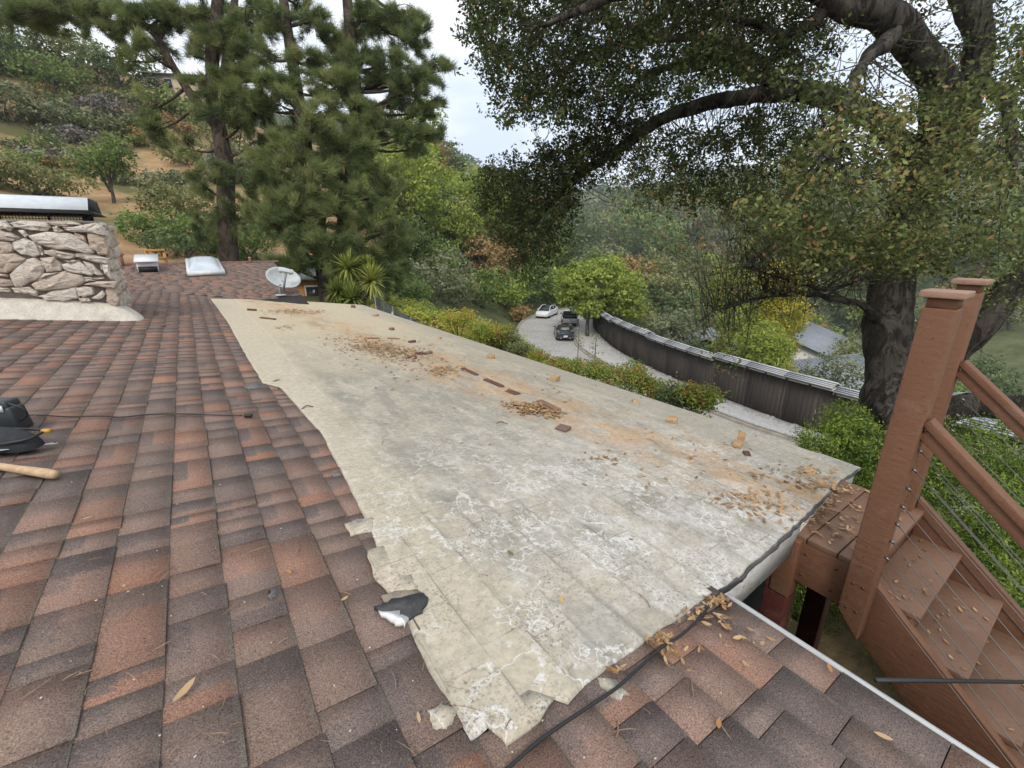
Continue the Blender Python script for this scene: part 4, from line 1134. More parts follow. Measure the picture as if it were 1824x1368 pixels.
# ------------------------------------------------------------------ dry leaves
DRY = leaf_mat('dry_oak_leaf', [(0.0,(.16,.085,.04)),(.3,(.27,.16,.075)),(.6,(.42,.27,.14)),(.85,(.52,.36,.2)),(1.0,(.40,.17,.055))], .1, .7)
def flat_leaves(P, size, lift=.004, curl=.5):
    """small folded, curled leaves lying on a surface: P (n,3)"""
    n = len(P); L_ = size*rng.uniform(.55, 1.25, n); W_ = L_*rng.uniform(.28, .42, n)
    a_ = rng.uniform(0, 2*math.pi, n)
    ax = np.column_stack([np.cos(a_), np.sin(a_), rng.normal(0, .18*curl*2, n)]); bx = np.column_stack([-np.sin(a_), np.cos(a_), rng.normal(0, .25*curl*2, n)])
    up = np.array([0,0,1.0]); cu = (L_*rng.uniform(.04,.26,n)*curl*2)[:, None]*up
    P = P+up*lift
    h_ = lambda q, w: P+ax*L_[:,None]*q+bx*W_[:,None]*w+cu*(1.6*abs(q)+.5*abs(w))
    ring = [(-.5,0),(-.22,.42),(.08,.5),(.34,.3),(.5,0),(.34,-.3),(.08,-.5),(-.22,-.42)]
    V_ = np.stack([h_(q, w) for q, w in ring]+[P], 1).reshape(-1, 3)
    i9 = np.arange(n)*9
    Fq = np.concatenate([np.column_stack([i9+8, i9+k_, i9+(k_+1) % 8]) for k_ in range(8)])
    t_ = np.tile(np.clip(rng.beta(2, 2, n), 0, 1), 8)
    return V_, Fq, t_
def litter(name, label, spots, size=.05, parent=None):
    """spots: (px, py, half width px, half height px, count, heap height)"""
    P = []
    for (cx, cy, rx, ry, n, hh_) in spots:
        g = rng.normal(0, .5, (n, 2))
        for u_, v_ in g:
            p = on_roof(cx+u_*rx, cy+v_*ry, .014)
            p[2] += hh_*max(0, 1-(u_*u_+v_*v_))*random.random()
            P.append(p)
    V_, Fq, t_ = flat_leaves(np.array(P), size)
    return prop(np_mesh(name, V_, Fq, DRY, attrs={'tone': t_}), label, 'leaf litter', None, 'stuff')
litter('leaf_litter', 'heap of dry brown leaves on the far cream roof', [(515,556,42,5,170,.03),(560,557,30,4,60,.02),(508,584,20,4,30,.01)], .055)
litter('leaf_litter', 'largest heap of dry brown leaves mid cream roof', [(668,620,50,13,420,.04),(715,632,50,14,220,.02),(620,604,40,12,80,.01),(790,660,35,8,110,.015),(740,640,90,30,130,.0)], .05)
litter('leaf_litter', 'near heap of dry leaves beside the paver', [(950,730,32,10,260,.03),(985,738,25,8,80,.02),(920,722,25,6,50,.01)], .048)
litter('leaf_litter', 'thin dry leaves strewn along the stained outer part of the cream roof', [(1075,818,40,10,18,0),(1180,830,140,60,26,0),(1330,890,60,22,60,.01),(1380,850,80,30,40,.0),(1440,850,50,18,70,.015),(1370,915,80,30,26,0),(1250,800,120,40,26,0),(1460,868,30,10,40,.01),(1000,690,160,40,24,0),(800,740,260,100,14,0)], .042)
litter('leaf_litter', 'curled leaves and needles collected beside the black cable', [(1278,1075,26,10,30,.01),(1240,1096,30,14,24,.008),(1180,1142,26,14,30,.008),(1205,1170,44,28,20,0),(1095,1195,10,8,7,.01),(1290,1105,30,18,16,0),(1330,1150,60,40,8,0)], .029)
# leaves on the landing, the gutter gap and the treads
P = []
for n, x0, x1, y0, y1, z in ((170, XN-.02, XF, .48, .84, LZ+.004), (110, XN-.05, 3.1, .74, .84, LZ+.02)):
    for _ in range(n): P.append((random.uniform(x0,x1), random.uniform(y0,y1), z+random.random()*.012))
V_, Fq, t_ = flat_leaves(np.array(P), .033); prop(np_mesh('leaf_litter', V_, Fq, DRY, attrs={'tone': t_}), 'dry leaves on the stair landing', 'leaf litter', None, 'stuff')
P = []
for k, n in enumerate((22, 18, 10, 7, 6)):
    for _ in range(n): P.append((random.uniform(XN+.04, XF+.0), Y0-RUN*k-random.uniform(.01, RUN), LZ-RISE*(k+1)+.003))
V_, Fq, t_ = flat_leaves(np.array(P), .030); prop(np_mesh('leaf_litter', V_, Fq, DRY, attrs={'tone': t_}), 'dry leaves on the stair treads', 'leaf litter', None, 'stuff')
# single leaves that stand out
SING = [(155,923,.05,'tan leaf on the left shingles below the hammer'),(330,1231,.055,'pale oval leaf near the bottom left'),(746,1279,.045,'tan leaf left of the near tip of the cream roof'),(614,1067,.03,'cream leaf left of the torn flap'),
 (1000,1069,.04,'tan leaf in the middle of the crusted near end'),(909,986,.035,'olive leaf on the crusted cream roof'),(1124,961,.035,'green leaf right on the crusted cream roof'),(515,1019,.04,'orange leaf on the shingles in the middle'),(810,882,.035,'round tan leaf on the middle of the cream roof'),
 (645,715,.04,'yellow leaf on the upper cream roof near the border'),(1313,1137,.045,'tan leaf on the near right shingles by the leaf drift'),(1283,1133,.03,'small leaf in the near right shingles'),(1573,1312,.055,'tan leaf on the right shingles near the eave'),(1478,1191,.05,'orange leaf near the white drip edge'),(1280,1290,.045,'curled orange leaf on the lower right shingles'),(492,677,.09,'straw coloured sliver on the step of the cream border')]
LEAFM = {}
for (x, y, s_, l) in SING:
    p = on_roof(x, y, .016)
    V_, Fq, t_ = flat_leaves(np.array([p]), s_, .002, .25)
    g_ = 'green' in l or 'olive' in l
    if g_ and 'g' not in LEAFM: LEAFM['g'] = flat('olive_leaf', (.16,.14,.03), .6)
    prop(np_mesh('dry_leaf', V_, Fq, LEAFM['g'] if g_ else DRY, attrs={'tone': np.full(len(Fq), .97 if 'orange' in l else random.uniform(.65,.85))}), l, 'leaf', 'single leaves on the roof')
# pine needles and twigs scattered on the shingles
bm = MB()
for _ in range(170):
    p = on_roof(random.uniform(20, 1350), random.uniform(700, 1360), .0155)
    if .42 < p[0] < 3.6 and p[1] > .7 and random.random() < .75: continue
    a_ = random.uniform(0, 6.3); l_ = random.uniform(.02, .07); d_ = np.array([math.cos(a_), math.sin(a_), 0])
    bm.tube(smooth_path([p, p+d_*l_*.5+np.array([random.uniform(-.006,.006), random.uniform(-.006,.006), .003]), p+d_*l_], 4), random.choice((.0007,.0009,.0016)), 4)
prop(bm.build('needle_litter', pmat('dry_needles', (.33,.2,.12), (.22,.16,.12), 30, .8, 0)), 'scattered pine needles and twigs on the roof', 'needles', None, 'stuff')
bm = MB()
for _ in range(60):
    p = on_roof(random.uniform(0, 1350), random.uniform(720, 1360), .013)
    bm.box(p, (random.uniform(.002,.006),random.uniform(.002,.006),.002), Matrix.Rotation(random.random()*3, 3, 'Z'))
prop(bm.build('grit', pmat('pale_grit', (.6,.57,.5), (.45,.4,.32), 30, .9, 0)), 'pale specks of grit on the roof', 'grit', None, 'stuff')
# ------------------------------------------------------------------ plants
def unit(v): return v/(np.linalg.norm(v, axis=-1, keepdims=True)+1e-9)
def leaf_cards(P, size, tone, upbias=.6, out=None, droop=0.0, wid=.5, jit=.35):
    """one kite-shaped leaf per point"""
    n = len(P)
    nr = rng.normal(0, 1, (n, 3)); nr[:, 2] += upbias*1.5
    if out is not None: nr += out*.8
    nr = unit(nr)
    a_ = rng.normal(0, 1, (n, 3)); a_[:, 2] -= droop
    a_ = unit(a_-nr*(a_*nr).sum(1, keepdims=True)); b_ = np.cross(nr, a_)
    L_ = (size*rng.uniform(1-jit, 1+jit, n))[:, None]; W_ = L_*wid*.5
    V = np.stack([P-a_*L_*.5, P+b_*W_, P+a_*L_*.5, P-b_*W_], 1).reshape(-1, 3)
    i4 = np.arange(n)*4
    return V, np.column_stack([i4, i4+1, i4+2, i4+3]), tone
def clump_cloud(C, m_, r, tone_c, flatz=.7, tone_j=.16):
    """m_ leaf points round every clump centre"""
    n = len(C)
    P = np.repeat(C, m_, 0)+rng.normal(0, 1, (n*m_, 3))*np.repeat(np.broadcast_to(r, n), m_)[:, None]*np.array([1, 1, flatz])
    t_ = np.clip(np.repeat(tone_c, m_)+rng.normal(0, tone_j, n*m_), 0, 1)
    return P, t_
def lobes_points(lobes, n, shell=(.62, 1.02)):
    lobes = np.array(lobes, float)
    w = (lobes[:, 3]*lobes[:, 4]*lobes[:, 5])**(2/3); w /= w.sum()
    k = rng.choice(len(lobes), n, p=w)
    d = unit(rng.normal(0, 1, (n, 3)))
    r = rng.uniform(*shell, n)[:, None]
    return lobes[k, :3]+d*r*lobes[k, 3:6], d
def twig_tubes(bm, starts, ends, r0, sag=.1, n=3):
    for a_, b_ in zip(starts, ends):
        m_ = (a_+b_)/2+rng.normal(0, .08, 3)*np.linalg.norm(b_-a_)+np.array([0, 0, sag*np.linalg.norm(b_-a_)])
        bm.tube(smooth_path([a_, m_, b_], 5), np.linspace(r0, r0*.25, 5), n, cap=False)
def bark(name, c1, c2, scale=3.0):
    m, N, L, B = new_mat(name); co = objco(N)
    q = N.new('ShaderNodeMapping'); q.inputs['Scale'].default_value = (1, 1, .35); L.new(co, q.inputs['Vector'])
    a_, b_ = noise_n(N, L, q.outputs['Vector'], scale*3, 8, .7, .6), noise_n(N, L, co, scale*.5, 4)
    crk = ramp(N, L, noise_n(N, L, q.outputs['Vector'], scale*1.6, 7, .75, 1.2), [(.40, 0.), (.5, 1.)])
    c = mixc(N, L, ramp(N, L, a_, [(.35, 0.), (.65, 1.)]), c1, c2)
    c = mixc(N, L, math_n(N, L, 'MULTIPLY', math_n(N, L, 'SUBTRACT', 1.0, crk), .6), c, tuple(x*.4 for x in c1))
    L.new(c, B.inputs['Base Color']); B.inputs['Roughness'].default_value = .95; B.inputs['Specular IOR Level'].default_value = .1
    bump_n(N, L, B, math_n(N, L, 'ADD', a_, math_n(N, L, 'MULTIPLY', crk, .6)), 1.0, .06)
    return m
OAKB = bark('oak_bark', (.05,.043,.037), (.125,.112,.10), 2.4)
PINEB = bark('pine_bark', (.105,.075,.058), (.075,.06,.052), 2.4)
STEM = bark('grey_stem_bark', (.15,.125,.10), (.10,.085,.07), 4)

LM = dict(
 oak=leaf_mat('oak_leaves', [(0.,(.04,.054,.02)),(.45,(.095,.12,.042)),(.78,(.20,.23,.08)),(.90,(.31,.33,.115)),(.935,(.30,.155,.075)),(1.,(.38,.22,.12))], .3, .65, .12),
 pine=leaf_mat('pine_needles', [(0.,(.06,.088,.034)),(.45,(.17,.215,.075)),(.9,(.34,.38,.145)),(1.,(.40,.37,.16))], .4),
 sage=leaf_mat('sage_leaves', [(0.,(.08,.10,.045)),(.5,(.17,.195,.095)),(1.,(.30,.31,.18))], .25),
 olive=leaf_mat('olive_leaves', [(0.,(.09,.11,.036)),(.5,(.20,.22,.078)),(1.,(.34,.34,.14))], .3),
 dark=leaf_mat('dark_leaves', [(0.,(.05,.075,.03)),(.5,(.105,.15,.055)),(1.,(.2,.25,.1))], .3),
 green=leaf_mat('green_leaves', [(0.,(.07,.12,.03)),(.5,(.165,.24,.062)),(1.,(.31,.39,.115))], .35),
 lime=leaf_mat('lime_leaves', [(0.,(.12,.17,.028)),(.5,(.27,.34,.055)),(1.,(.45,.50,.11))], .4),
 yellow=leaf_mat('yellow_bamboo_leaves', [(0.,(.16,.19,.03)),(.4,(.36,.36,.045)),(.75,(.60,.51,.06)),(1.,(.72,.60,.09))], .4),
 thuja=leaf_mat('thuja_sprays', [(0.,(.04,.075,.014)),(.5,(.13,.20,.028)),(1.,(.30,.37,.06))], .3),
 dry=leaf_mat('dry_twigs', [(0.,(.09,.08,.07)),(.5,(.165,.15,.135)),(1.,(.27,.25,.225))], .1),
 straw=leaf_mat('straw_brush', [(0.,(.22,.13,.045)),(.5,(.33,.21,.08)),(1.,(.42,.3,.13))], .2),
 cover=leaf_mat('ground_cover', [(0.,(.17,.24,.035)),(.4,(.36,.42,.055)),(.66,(.52,.50,.075)),(.8,(.54,.36,.075)),(.92,(.50,.18,.07)),(1.,(.45,.1,.07))], .35),
 redtip=leaf_mat('red_tip_leaves', [(0.,(.10,.16,.028)),(.5,(.24,.31,.055)),(.82,(.38,.42,.085)),(.91,(.50,.22,.09)),(1.,(.44,.10,.06))], .35),
 yucca=leaf_mat('yucca_blades', [(0.,(.10,.14,.03)),(.5,(.23,.28,.055)),(1.,(.48,.48,.12))], .2))

def plant(name, label, cat, base, lobes, kind, nclump, mleaf, clump_r, leaf, group=None, trunk=None, wid=.5, tone=(.15,.85), droop=0., shell=(.62,1.02), twigs=0, stem=STEM):
    """a bush or tree: trunk (list of tube paths) + crown of leaf clumps"""
    root = empty(name, base, label, cat, group)
    C, D = lobes_points(lobes, nclump, shell)
    C[:, 2] = np.maximum(C[:, 2], base[2]+leaf*.3)
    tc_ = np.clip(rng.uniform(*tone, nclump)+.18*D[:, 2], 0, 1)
    P, t_ = clump_cloud(C, mleaf, clump_r, tc_)
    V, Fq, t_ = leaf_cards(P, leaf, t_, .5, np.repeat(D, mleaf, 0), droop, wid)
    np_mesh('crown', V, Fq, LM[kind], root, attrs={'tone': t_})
    bm = MB()
    if trunk is None:
        lo = np.array(lobes, float)
        for l_ in lo[:4]: trunk = (trunk or [])+[([base+np.array([0,0,-.15]), (base+l_[:3])/2+rng.normal(0,.05,3)*l_[3], l_[:3]], [l_[3]*.06, l_[3]*.045, l_[3]*.02])]
    for pts, rd in trunk:
        pth = smooth_path(np.column_stack([np.array(pts), rd]), 10)
        bm.tube(pth[:, :3], np.maximum(pth[:, 3], .004), 7)
    if twigs:
        allp = np.concatenate([smooth_path(np.array(p), 8) for p, r_ in trunk])
        sel = C[:twigs]; near = allp[np.argmin(((sel[:, None]-allp)**2).sum(-1), 1)]
        twig_tubes(bm, near, sel, clump_r*.10)
    bm.build('trunk', stem, root, smooth=True)
    return root

def blob_lobes(c, rx, ry, rz, n=5, seed=None):
    """a lumpy crown: one core and several off-centre lobes"""
    out = [(c[0], c[1], c[2], rx*.72, ry*.72, rz*.72)]
    for k in range(n):
        a_ = 2*math.pi*(k+random.random()*.7)/n; e_ = random.uniform(-.35, .6)
        s_ = random.uniform(.36, .6)
        out.append((c[0]+math.cos(a_)*rx*.6, c[1]+math.sin(a_)*ry*.6, c[2]+e_*rz*.75, rx*s_, ry*s_, rz*s_))
    return out

# ------------------------------------------------------------------ the big oak
def pt(px, py, t, r_): return np.append(at_t(px, py, t), r_)
oak_base = at_t(1597, 770, .0098); oak_base[2] = ground(oak_base[0], oak_base[1])
oak = empty('oak_tree', oak_base, 'huge dark oak with gnarled trunk and limbs arching over the roof', 'tree')
LIMBS = [
 [(1600,800,.0098,.80),(1590,745,.0098,.52),(1582,680,.0099,.43),(1577,610,.01,.37),(1585,520,.01,.34),(1605,440,.0098,.33),(1640,330,.0092,.36),(1672,220,.0086,.30),(1655,120,.0080,.24),(1590,50,.0076,.21),(1490,-10,.0072,.19),(1400,-50,.0069,.2),(1260,-40,.0068,.13),(1100,-10,.007,.07),(960,50,.0075,.03)],
 [(1625,380,.0094,.30),(1690,260,.0089,.24),(1735,130,.0085,.2),(1728,20,.0082,.19),(1712,-120,.008,.18),(1690,-300,.0078,.2)],
 [(1630,330,.0093,.22),(1580,235,.0096,.2),(1510,190,.0098,.185),(1450,172,.0100,.17),(1395,165,.0102,.16),(1310,170,.0104,.145),(1235,192,.0106,.135),(1165,217,.0108,.115),(1110,265,.0110,.095),(1045,308,.0112,.075),(985,355,.0115,.055),(930,430,.0117,.02)],
 [(1450,172,.0100,.13),(1390,150,.0101,.12),(1330,128,.0101,.115),(1270,105,.0101,.10),(1190,122,.0102,.08),(1130,155,.0103,.06),(1095,220,.0105,.03)],
 [(1390,150,.0101,.09),(1330,95,.0098,.085),(1260,70,.0096,.075),(1180,68,.0095,.06),(1080,90,.0096,.04),(960,140,.0098,.015)],
 [(1570,575,.0099,.11),(1535,552,.0097,.07),(1490,530,.0096,.052),(1440,524,.0096,.048),(1390,522,.0095,.042),(1340,530,.0094,.032),(1290,552,.0094,.02),(1245,578,.0094,.008)],
 [(1585,480,.0099,.09),(1530,500,.0095,.05),(1480,515,.0092,.035),(1400,500,.0090,.02),(1320,470,.0090,.008)],
 [(1640,720,.0097,.34),(1690,640,.0094,.29),(1740,572,.0091,.25),(1790,525,.0088,.22),(1860,470,.0084,.2),(2000,390,.008,.15)],
 [(1560,742,.0096,.28),(1640,734,.0093,.24),(1720,724,.0090,.21),(1824,732,.0086,.19),(1980,745,.0080,.15)],
 [(1590,50,.0076,.12),(1540,110,.0070,.08),(1500,200,.0066,.05),(1450,300,.0064,.02)],
 [(1735,130,.0085,.12),(1790,200,.0075,.08),(1810,300,.0068,.04)],
 [(1490,-10,.0072,.1),(1420,60,.0075,.06),(1330,40,.0078,.04),(1220,30,.008,.02)]]
bm = MB(); limb_pts = []
for L_ in LIMBS:
    n_ = max(14, len(L_)*7)
    pth = smooth_path(([np.append(oak_base-np.array([0,0,.4]), 1.0)] if L_ is LIMBS[0] else [])+[pt(*q) for q in L_], n_)
    j = fbm(pth[:, 0]*2.5, pth[:, 1]*2.5, pth[:, 2]*2.5, seed=2)
    pth[:, :3] += np.column_stack([fbm(pth[:,0]*1.7,pth[:,1]*1.7,pth[:,2]*1.7,seed=40), fbm(pth[:,0]*1.7,pth[:,1]*1.7,pth[:,2]*1.7,seed=50), fbm(pth[:,0]*1.7,pth[:,1]*1.7,pth[:,2]*1.7,seed=60)])*.25
    bm.tube(pth[:, :3], np.maximum(pth[:, 3]*(1+.5*j), .006), 14)
    limb_pts.append(pth[:, :3])
tr = bm.build('trunk', OAKB, oak, smooth=True)
md = tr.modifiers.new('s', 'SUBSURF'); md.levels = 1; md.render_levels = 1
tx = bpy.data.textures.new('bark_lumps', 'CLOUDS'); tx.noise_scale = .22
dm = tr.modifiers.new('d', 'DISPLACE'); dm.texture = tx; dm.strength = .06; dm.mid_level = .5
limb_pts = np.concatenate(limb_pts)

def in_poly(pts, poly):
    x, y = pts[:, 0], pts[:, 1]; c = np.zeros(len(pts), bool); n = len(poly)
    for i in range(n):
        (x0, y0), (x1, y1) = poly[i], poly[i-1]
        c ^= ((y0 > y) != (y1 > y)) & (x < (x1-x0)*(y-y0)/(y1-y0+1e-9)+x0)
    return c
def poly_points(poly, n):
    poly = np.array(poly, float); lo, hi = poly.min(0), poly.max(0); out = np.zeros((0, 2))
    while len(out) < n:
        q = rng.uniform(lo, hi, (n*3, 2)); out = np.vstack([out, q[in_poly(q, poly)]])
    return out[:n]
# crown volumes: outline seen from the roof, near and far depth, clumps, leaves per clump, leaf length, tone range (left outlines painted darker as backlit leaves)
CROWN = [
 ([(835,-40),(838,60),(846,110),(866,150),(880,190),(895,240),(915,212),(960,205),(1000,225),(1060,185),(1130,150),(1140,-40)], .0082, .0118, 420, 46, .052, (.0,.4)),
 ([(1130,-40),(1130,190),(1190,190),(1240,160),(1300,140),(1420,150),(1490,80),(1440,-40)], .0072, .0108, 360, 46, .050, (.02,.5)),
 ([(846,322),(870,302),(930,287),(1000,258),(1060,232),(1110,200),(1165,222),(1100,290),(1040,330),(1012,400),(1000,450),(968,488),(925,480),(880,412)], .0104, .0124, 330, 46, .052, (.0,.4)),
 ([(1150,250),(1230,235),(1300,225),(1400,190),(1460,220),(1430,350),(1300,365),(1220,370),(1130,340),(1120,310)], .0088, .0114, 270, 40, .050, (.08,.6)),
 ([(1010,190),(1100,160),(1180,150),(1190,195),(1120,240),(1040,290),(1000,250)], .0098, .0112, 60, 36, .048, (.08,.5)),
 ([(1430,110),(1600,170),(1700,170),(1840,60),(1860,470),(1760,460),(1640,440),(1500,440),(1380,410),(1350,330),(1430,290)], .0045, .0098, 420, 34, .043, (.25,.9)),
 ([(1420,-40),(1500,60),(1600,150),(1700,160),(1840,60),(1840,-40)], .0066, .0100, 95, 30, .045, (.15,.7)),
 ([(1320,360),(1480,420),(1640,430),(1700,440),(1640,480),(1560,470),(1440,470),(1340,420)], .0058, .0090, 120, 36, .045, (.2,.85)),
 ([(1060,330),(1180,330),(1350,340),(1560,440),(1530,530),(1300,540),(1180,440)], .0086, .0112, 260, 16, .045, (.45,.99)),
 ([(1690,480),(1840,440),(1840,560),(1700,560)], .0070, .0090, 26, 26, .045, (.3,.85)),
 ([(900,-520),(1500,-700),(2300,-600),(2300,-60),(1840,-45),(900,-45)], .0062, .0100, 300, 40, .055, (.1,.7)),
 ([(1840,0),(2300,-60),(2300,420),(1850,430)], .0060, .0095, 130, 40, .055, (.1,.7)),
 ([(1240,560),(1330,590),(1320,690),(1260,640)], .0085, .0095, 14, 12, .045, (.6,.99))]
VV, FF, TT, off_ = [], [], [], 0
tw = MB(); ctrs = []
for poly, t0, t1, nc, ml, lf, tn in CROWN:
    q = poly_points(poly, nc); t_ = rng.uniform(t0, t1, nc)
    C = np.array([at_t(a_[0], a_[1], b_) for a_, b_ in zip(q, t_)])
    tcl = rng.uniform(*tn, nc); nsub, npl = 6, max(4, int(ml*1.5/6))
    dsp = unit(rng.normal(0, 1, (nc, 3))+np.array([0, 0, -.45])); u_ = np.linspace(-.24, .24, nsub)
    S3 = (C[:, None]+dsp[:, None]*u_[None, :, None]+rng.normal(0, .055, (nc, nsub, 3))).reshape(-1, 3)
    P, tt = clump_cloud(S3, npl, .052, np.repeat(tcl, nsub)+rng.normal(0, .08, nc*nsub), .8, .12)
    rare = rng.random(len(tt)) < .02; tt = np.where(rare, rng.uniform(.93, 1, len(tt)), np.minimum(tt, np.where(np.array(tn[1]) > .95, 1, .92)))
    V, Fq, tt = leaf_cards(P, lf*1.25, tt, .4, None, .3, .55)
    VV.append(V); FF.append(Fq+off_); TT.append(tt); off_ += len(V)
    k_ = rng.random(nc) < (.85 if ml < 20 else .5)
    ctrs.append(C[k_])
np_mesh('crown', np.concatenate(VV), np.concatenate(FF), LM['oak'], oak, attrs={'tone': np.concatenate(TT)})
ctrs = np.concatenate(ctrs)
near = []
for c_ in ctrs:
    d_ = np.sqrt(((limb_pts-c_)**2).sum(1)); cand = np.argsort(d_)[:26]; near.append(limb_pts[rng.choice(cand)])
near = np.array(near)
ok = np.linalg.norm(near-ctrs, axis=1) < 2.0
twig_tubes(tw, near[ok], ctrs[ok], .010, -.05)
# bare hanging twigs under the long limb and the low branch
for _ in range(700):
    i = rng.integers(len(limb_pts)); a_ = limb_pts[i]
    if a_[2] < -.6: continue
    l_ = random.uniform(.25, .9); d_ = unit(np.array([random.gauss(0,1), random.gauss(0,1), random.gauss(-.55,.6)]))
    twig_tubes(tw, [a_], [a_+d_*l_], .007, -.1)
tw.build('twigs', STEM, oak)

# ------------------------------------------------------------------ pines behind the house
def needle_tufts(C, D, n_need, L_, w_, tone):
    n = len(C)
    d = np.repeat(D, n_need, 0)*.95+rng.normal(0, .5, (n*n_need, 3)); d = unit(d)
    P = np.repeat(C, n_need, 0)+rng.normal(0, .05, (n*n_need, 3))
    l_ = L_*rng.uniform(.7, 1.2, n*n_need)[:, None]
    s_ = unit(np.cross(d, rng.normal(0, 1, (n*n_need, 3))))*w_
    tip = P+d*l_+np.array([0, 0, -.03])
    V = np.stack([P-s_, P+s_, tip], 1).reshape(-1, 3); i3 = np.arange(n*n_need)*3
    t_ = np.clip(np.repeat(tone, n_need)+rng.normal(0, .13, n*n_need), 0, 1)
    return V, np.column_stack([i3, i3+1, i3+2]), t_
def pine(label, trunks, blobs, tb, base_px, dens=1.0, fill=None):
    b0 = at_t(*base_px, tb); b0[2] = ground(b0[0], b0[1])
    root = empty('pine_tree', b0, label, 'tree', 'tall pines behind the house')
    bm = MB(); tp = []
    for L_ in trunks:
        pts = [pt(*q) for q in L_]
        if L_ is trunks[0]: pts.insert(0, np.append(b0-np.array([0,0,.3]), L_[0][3]*1.15))
        pth = smooth_path(pts, 26); bm.tube(pth[:, :3], pth[:, 3], 10); tp.append(pth[:, :3])
    tp = np.concatenate(tp)
    VV, FF, TT, off_ = [], [], [], 0
    if fill:
        for (x_, y_) in poly_points(fill[0], fill[1]): blobs = blobs+[(x_, y_, random.uniform(22, 36), random.uniform(18, 28), tb+random.uniform(-.0014, .0012), random.uniform(.3, .6))]
    for (cx, cy, rx, ry, t, tone) in blobs:
        n = int(dens*max(36, rx*ry/19)); 
        c0 = at_t(cx, cy, t); rz_, rh = ry*t*.95, rx*t
        per = 8; ns = max(5, n//per); n = ns*per
        dr = unit(rng.normal(0, 1, (ns, 3))*np.array([1, 1, .75])+np.array([0, 0, .12]))
        S0 = c0+rng.normal(0, .3, (ns, 3))*np.array([rh, rh, rz_]); ln = rng.uniform(.55, 1.0, (ns, 1))*np.array([rh, rh, rz_])*dr
        u_ = np.linspace(.1, 1, per)
        C = (S0[:, None]+ln[:, None]*u_[None, :, None]+np.array([0, 0, -.16*rh])*(u_**2)[None, :, None]+rng.normal(0, .05, (ns, per, 3))).reshape(-1, 3)
        S_ = S0+ln*.8; k = np.repeat(np.arange(ns), per)
        D = unit(np.repeat(dr, per, 0)*.8+np.array([0, 0, .45]))
        stone_ = rng.normal(0, .16, ns)
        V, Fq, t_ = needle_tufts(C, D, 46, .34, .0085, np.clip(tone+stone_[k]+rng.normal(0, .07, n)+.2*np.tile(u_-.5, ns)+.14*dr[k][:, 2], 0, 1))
        VV.append(V); FF.append(Fq+off_); TT.append(t_); off_ += len(V)
        a_ = tp[np.argmin(((tp-(c0-np.array([0,0,.6*rh])))**2).sum(1))]
        m_ = (a_+c0)/2+np.array([0,0,-.06*np.linalg.norm(c0-a_)])
        bm.tube(smooth_path([a_, m_, c0], 9), np.linspace(.075, .02, 9), 7)
        twig_tubes(bm, [a_+(c0-a_)*random.uniform(.45, 1) for _ in S_], S_, .022, .05)
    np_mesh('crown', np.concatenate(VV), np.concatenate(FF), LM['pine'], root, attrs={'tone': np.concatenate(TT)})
    bm.build('trunk', PINEB, root, smooth=True)
    return root
pine('leaning pine left of the others with forked trunk', 
 [[(404,400,.0225,.33),(402,300,.0225,.31),(392,240,.0225,.28),(382,175,.0225,.22),(378,100,.0222,.24),(388,0,.022,.2),(392,-90,.022,.14)],
  [(388,225,.0225,.24),(345,175,.0226,.17),(312,125,.0226,.14),(275,60,.0226,.12),(225,15,.0226,.10),(170,-50,.0226,.08)],
  [(404,205,.0225,.18),(402,120,.0222,.16),(415,30,.022,.13),(425,-70,.022,.1)]],
 [(400,80,62,52,.0220,.55),(425,130,48,40,.0216,.6),(365,40,50,36,.0224,.4),(310,20,52,30,.0226,.35),(250,45,52,32,.0226,.4),(180,25,60,30,.0226,.4),(100,20,60,26,.0228,.45),(30,10,50,26,.0228,.45),(235,110,28,30,.0226,.4),(20,25,60,26,.0226,.4),(80,35,55,24,.0226,.4),(140,30,55,26,.0226,.4),(200,50,50,28,.0226,.4),(290,40,50,30,.0226,.4),(60,5,70,24,.0226,.4),(255,200,26,50,.0226,.4),(275,235,30,26,.0226,.45),(450,40,45,40,.0222,.5),(400,200,46,30,.0215,.45),(385,165,40,30,.0216,.45),(430,190,36,36,.0217,.45),(390,310,26,30,.0217,.35),(440,210,30,30,.0216,.4),(455,250,24,30,.0222,.4),(330,265,22,26,.0226,.35),(360,330,26,50,.0226,.4),(420,385,40,50,.0226,.4),(380,420,40,36,.0226,.35),(300,10,30,26,.0226,.4)], .0225, (404,480), 1.0, ([(0,0),(470,0),(475,170),(420,240),(360,200),(300,110),(180,55),(0,40)], 26))
pine('middle pine with foliage down to the roof ridge beside the dish',
 [[(588,530,.0215,.40),(572,440,.0213,.33),(552,320,.0212,.27),(534,190,.0211,.22),(516,80,.021,.19),(503,-20,.021,.16),(495,-110,.021,.12)]],
 [(500,150,42,40,.0208,.5),(470,105,34,40,.0212,.4),(520,265,52,46,.0204,.6),(560,215,50,46,.0203,.62),(500,330,52,46,.0206,.5),(550,320,56,40,.0202,.55),(480,395,44,46,.0208,.4),(530,395,60,44,.0203,.45),(590,360,56,44,.0202,.5),(545,455,46,34,.0205,.4),(595,440,50,40,.0203,.42),(500,40,50,36,.0212,.35),(455,190,32,40,.0212,.45),(560,30,50,30,.0212,.4),(510,470,30,30,.0209,.35),(470,300,26,34,.0212,.35),(440,320,26,36,.0214,.4)], .0215, (588,545), 1.0, ([(450,0),(600,0),(620,200),(620,480),(500,480),(470,420),(450,250)], 24))
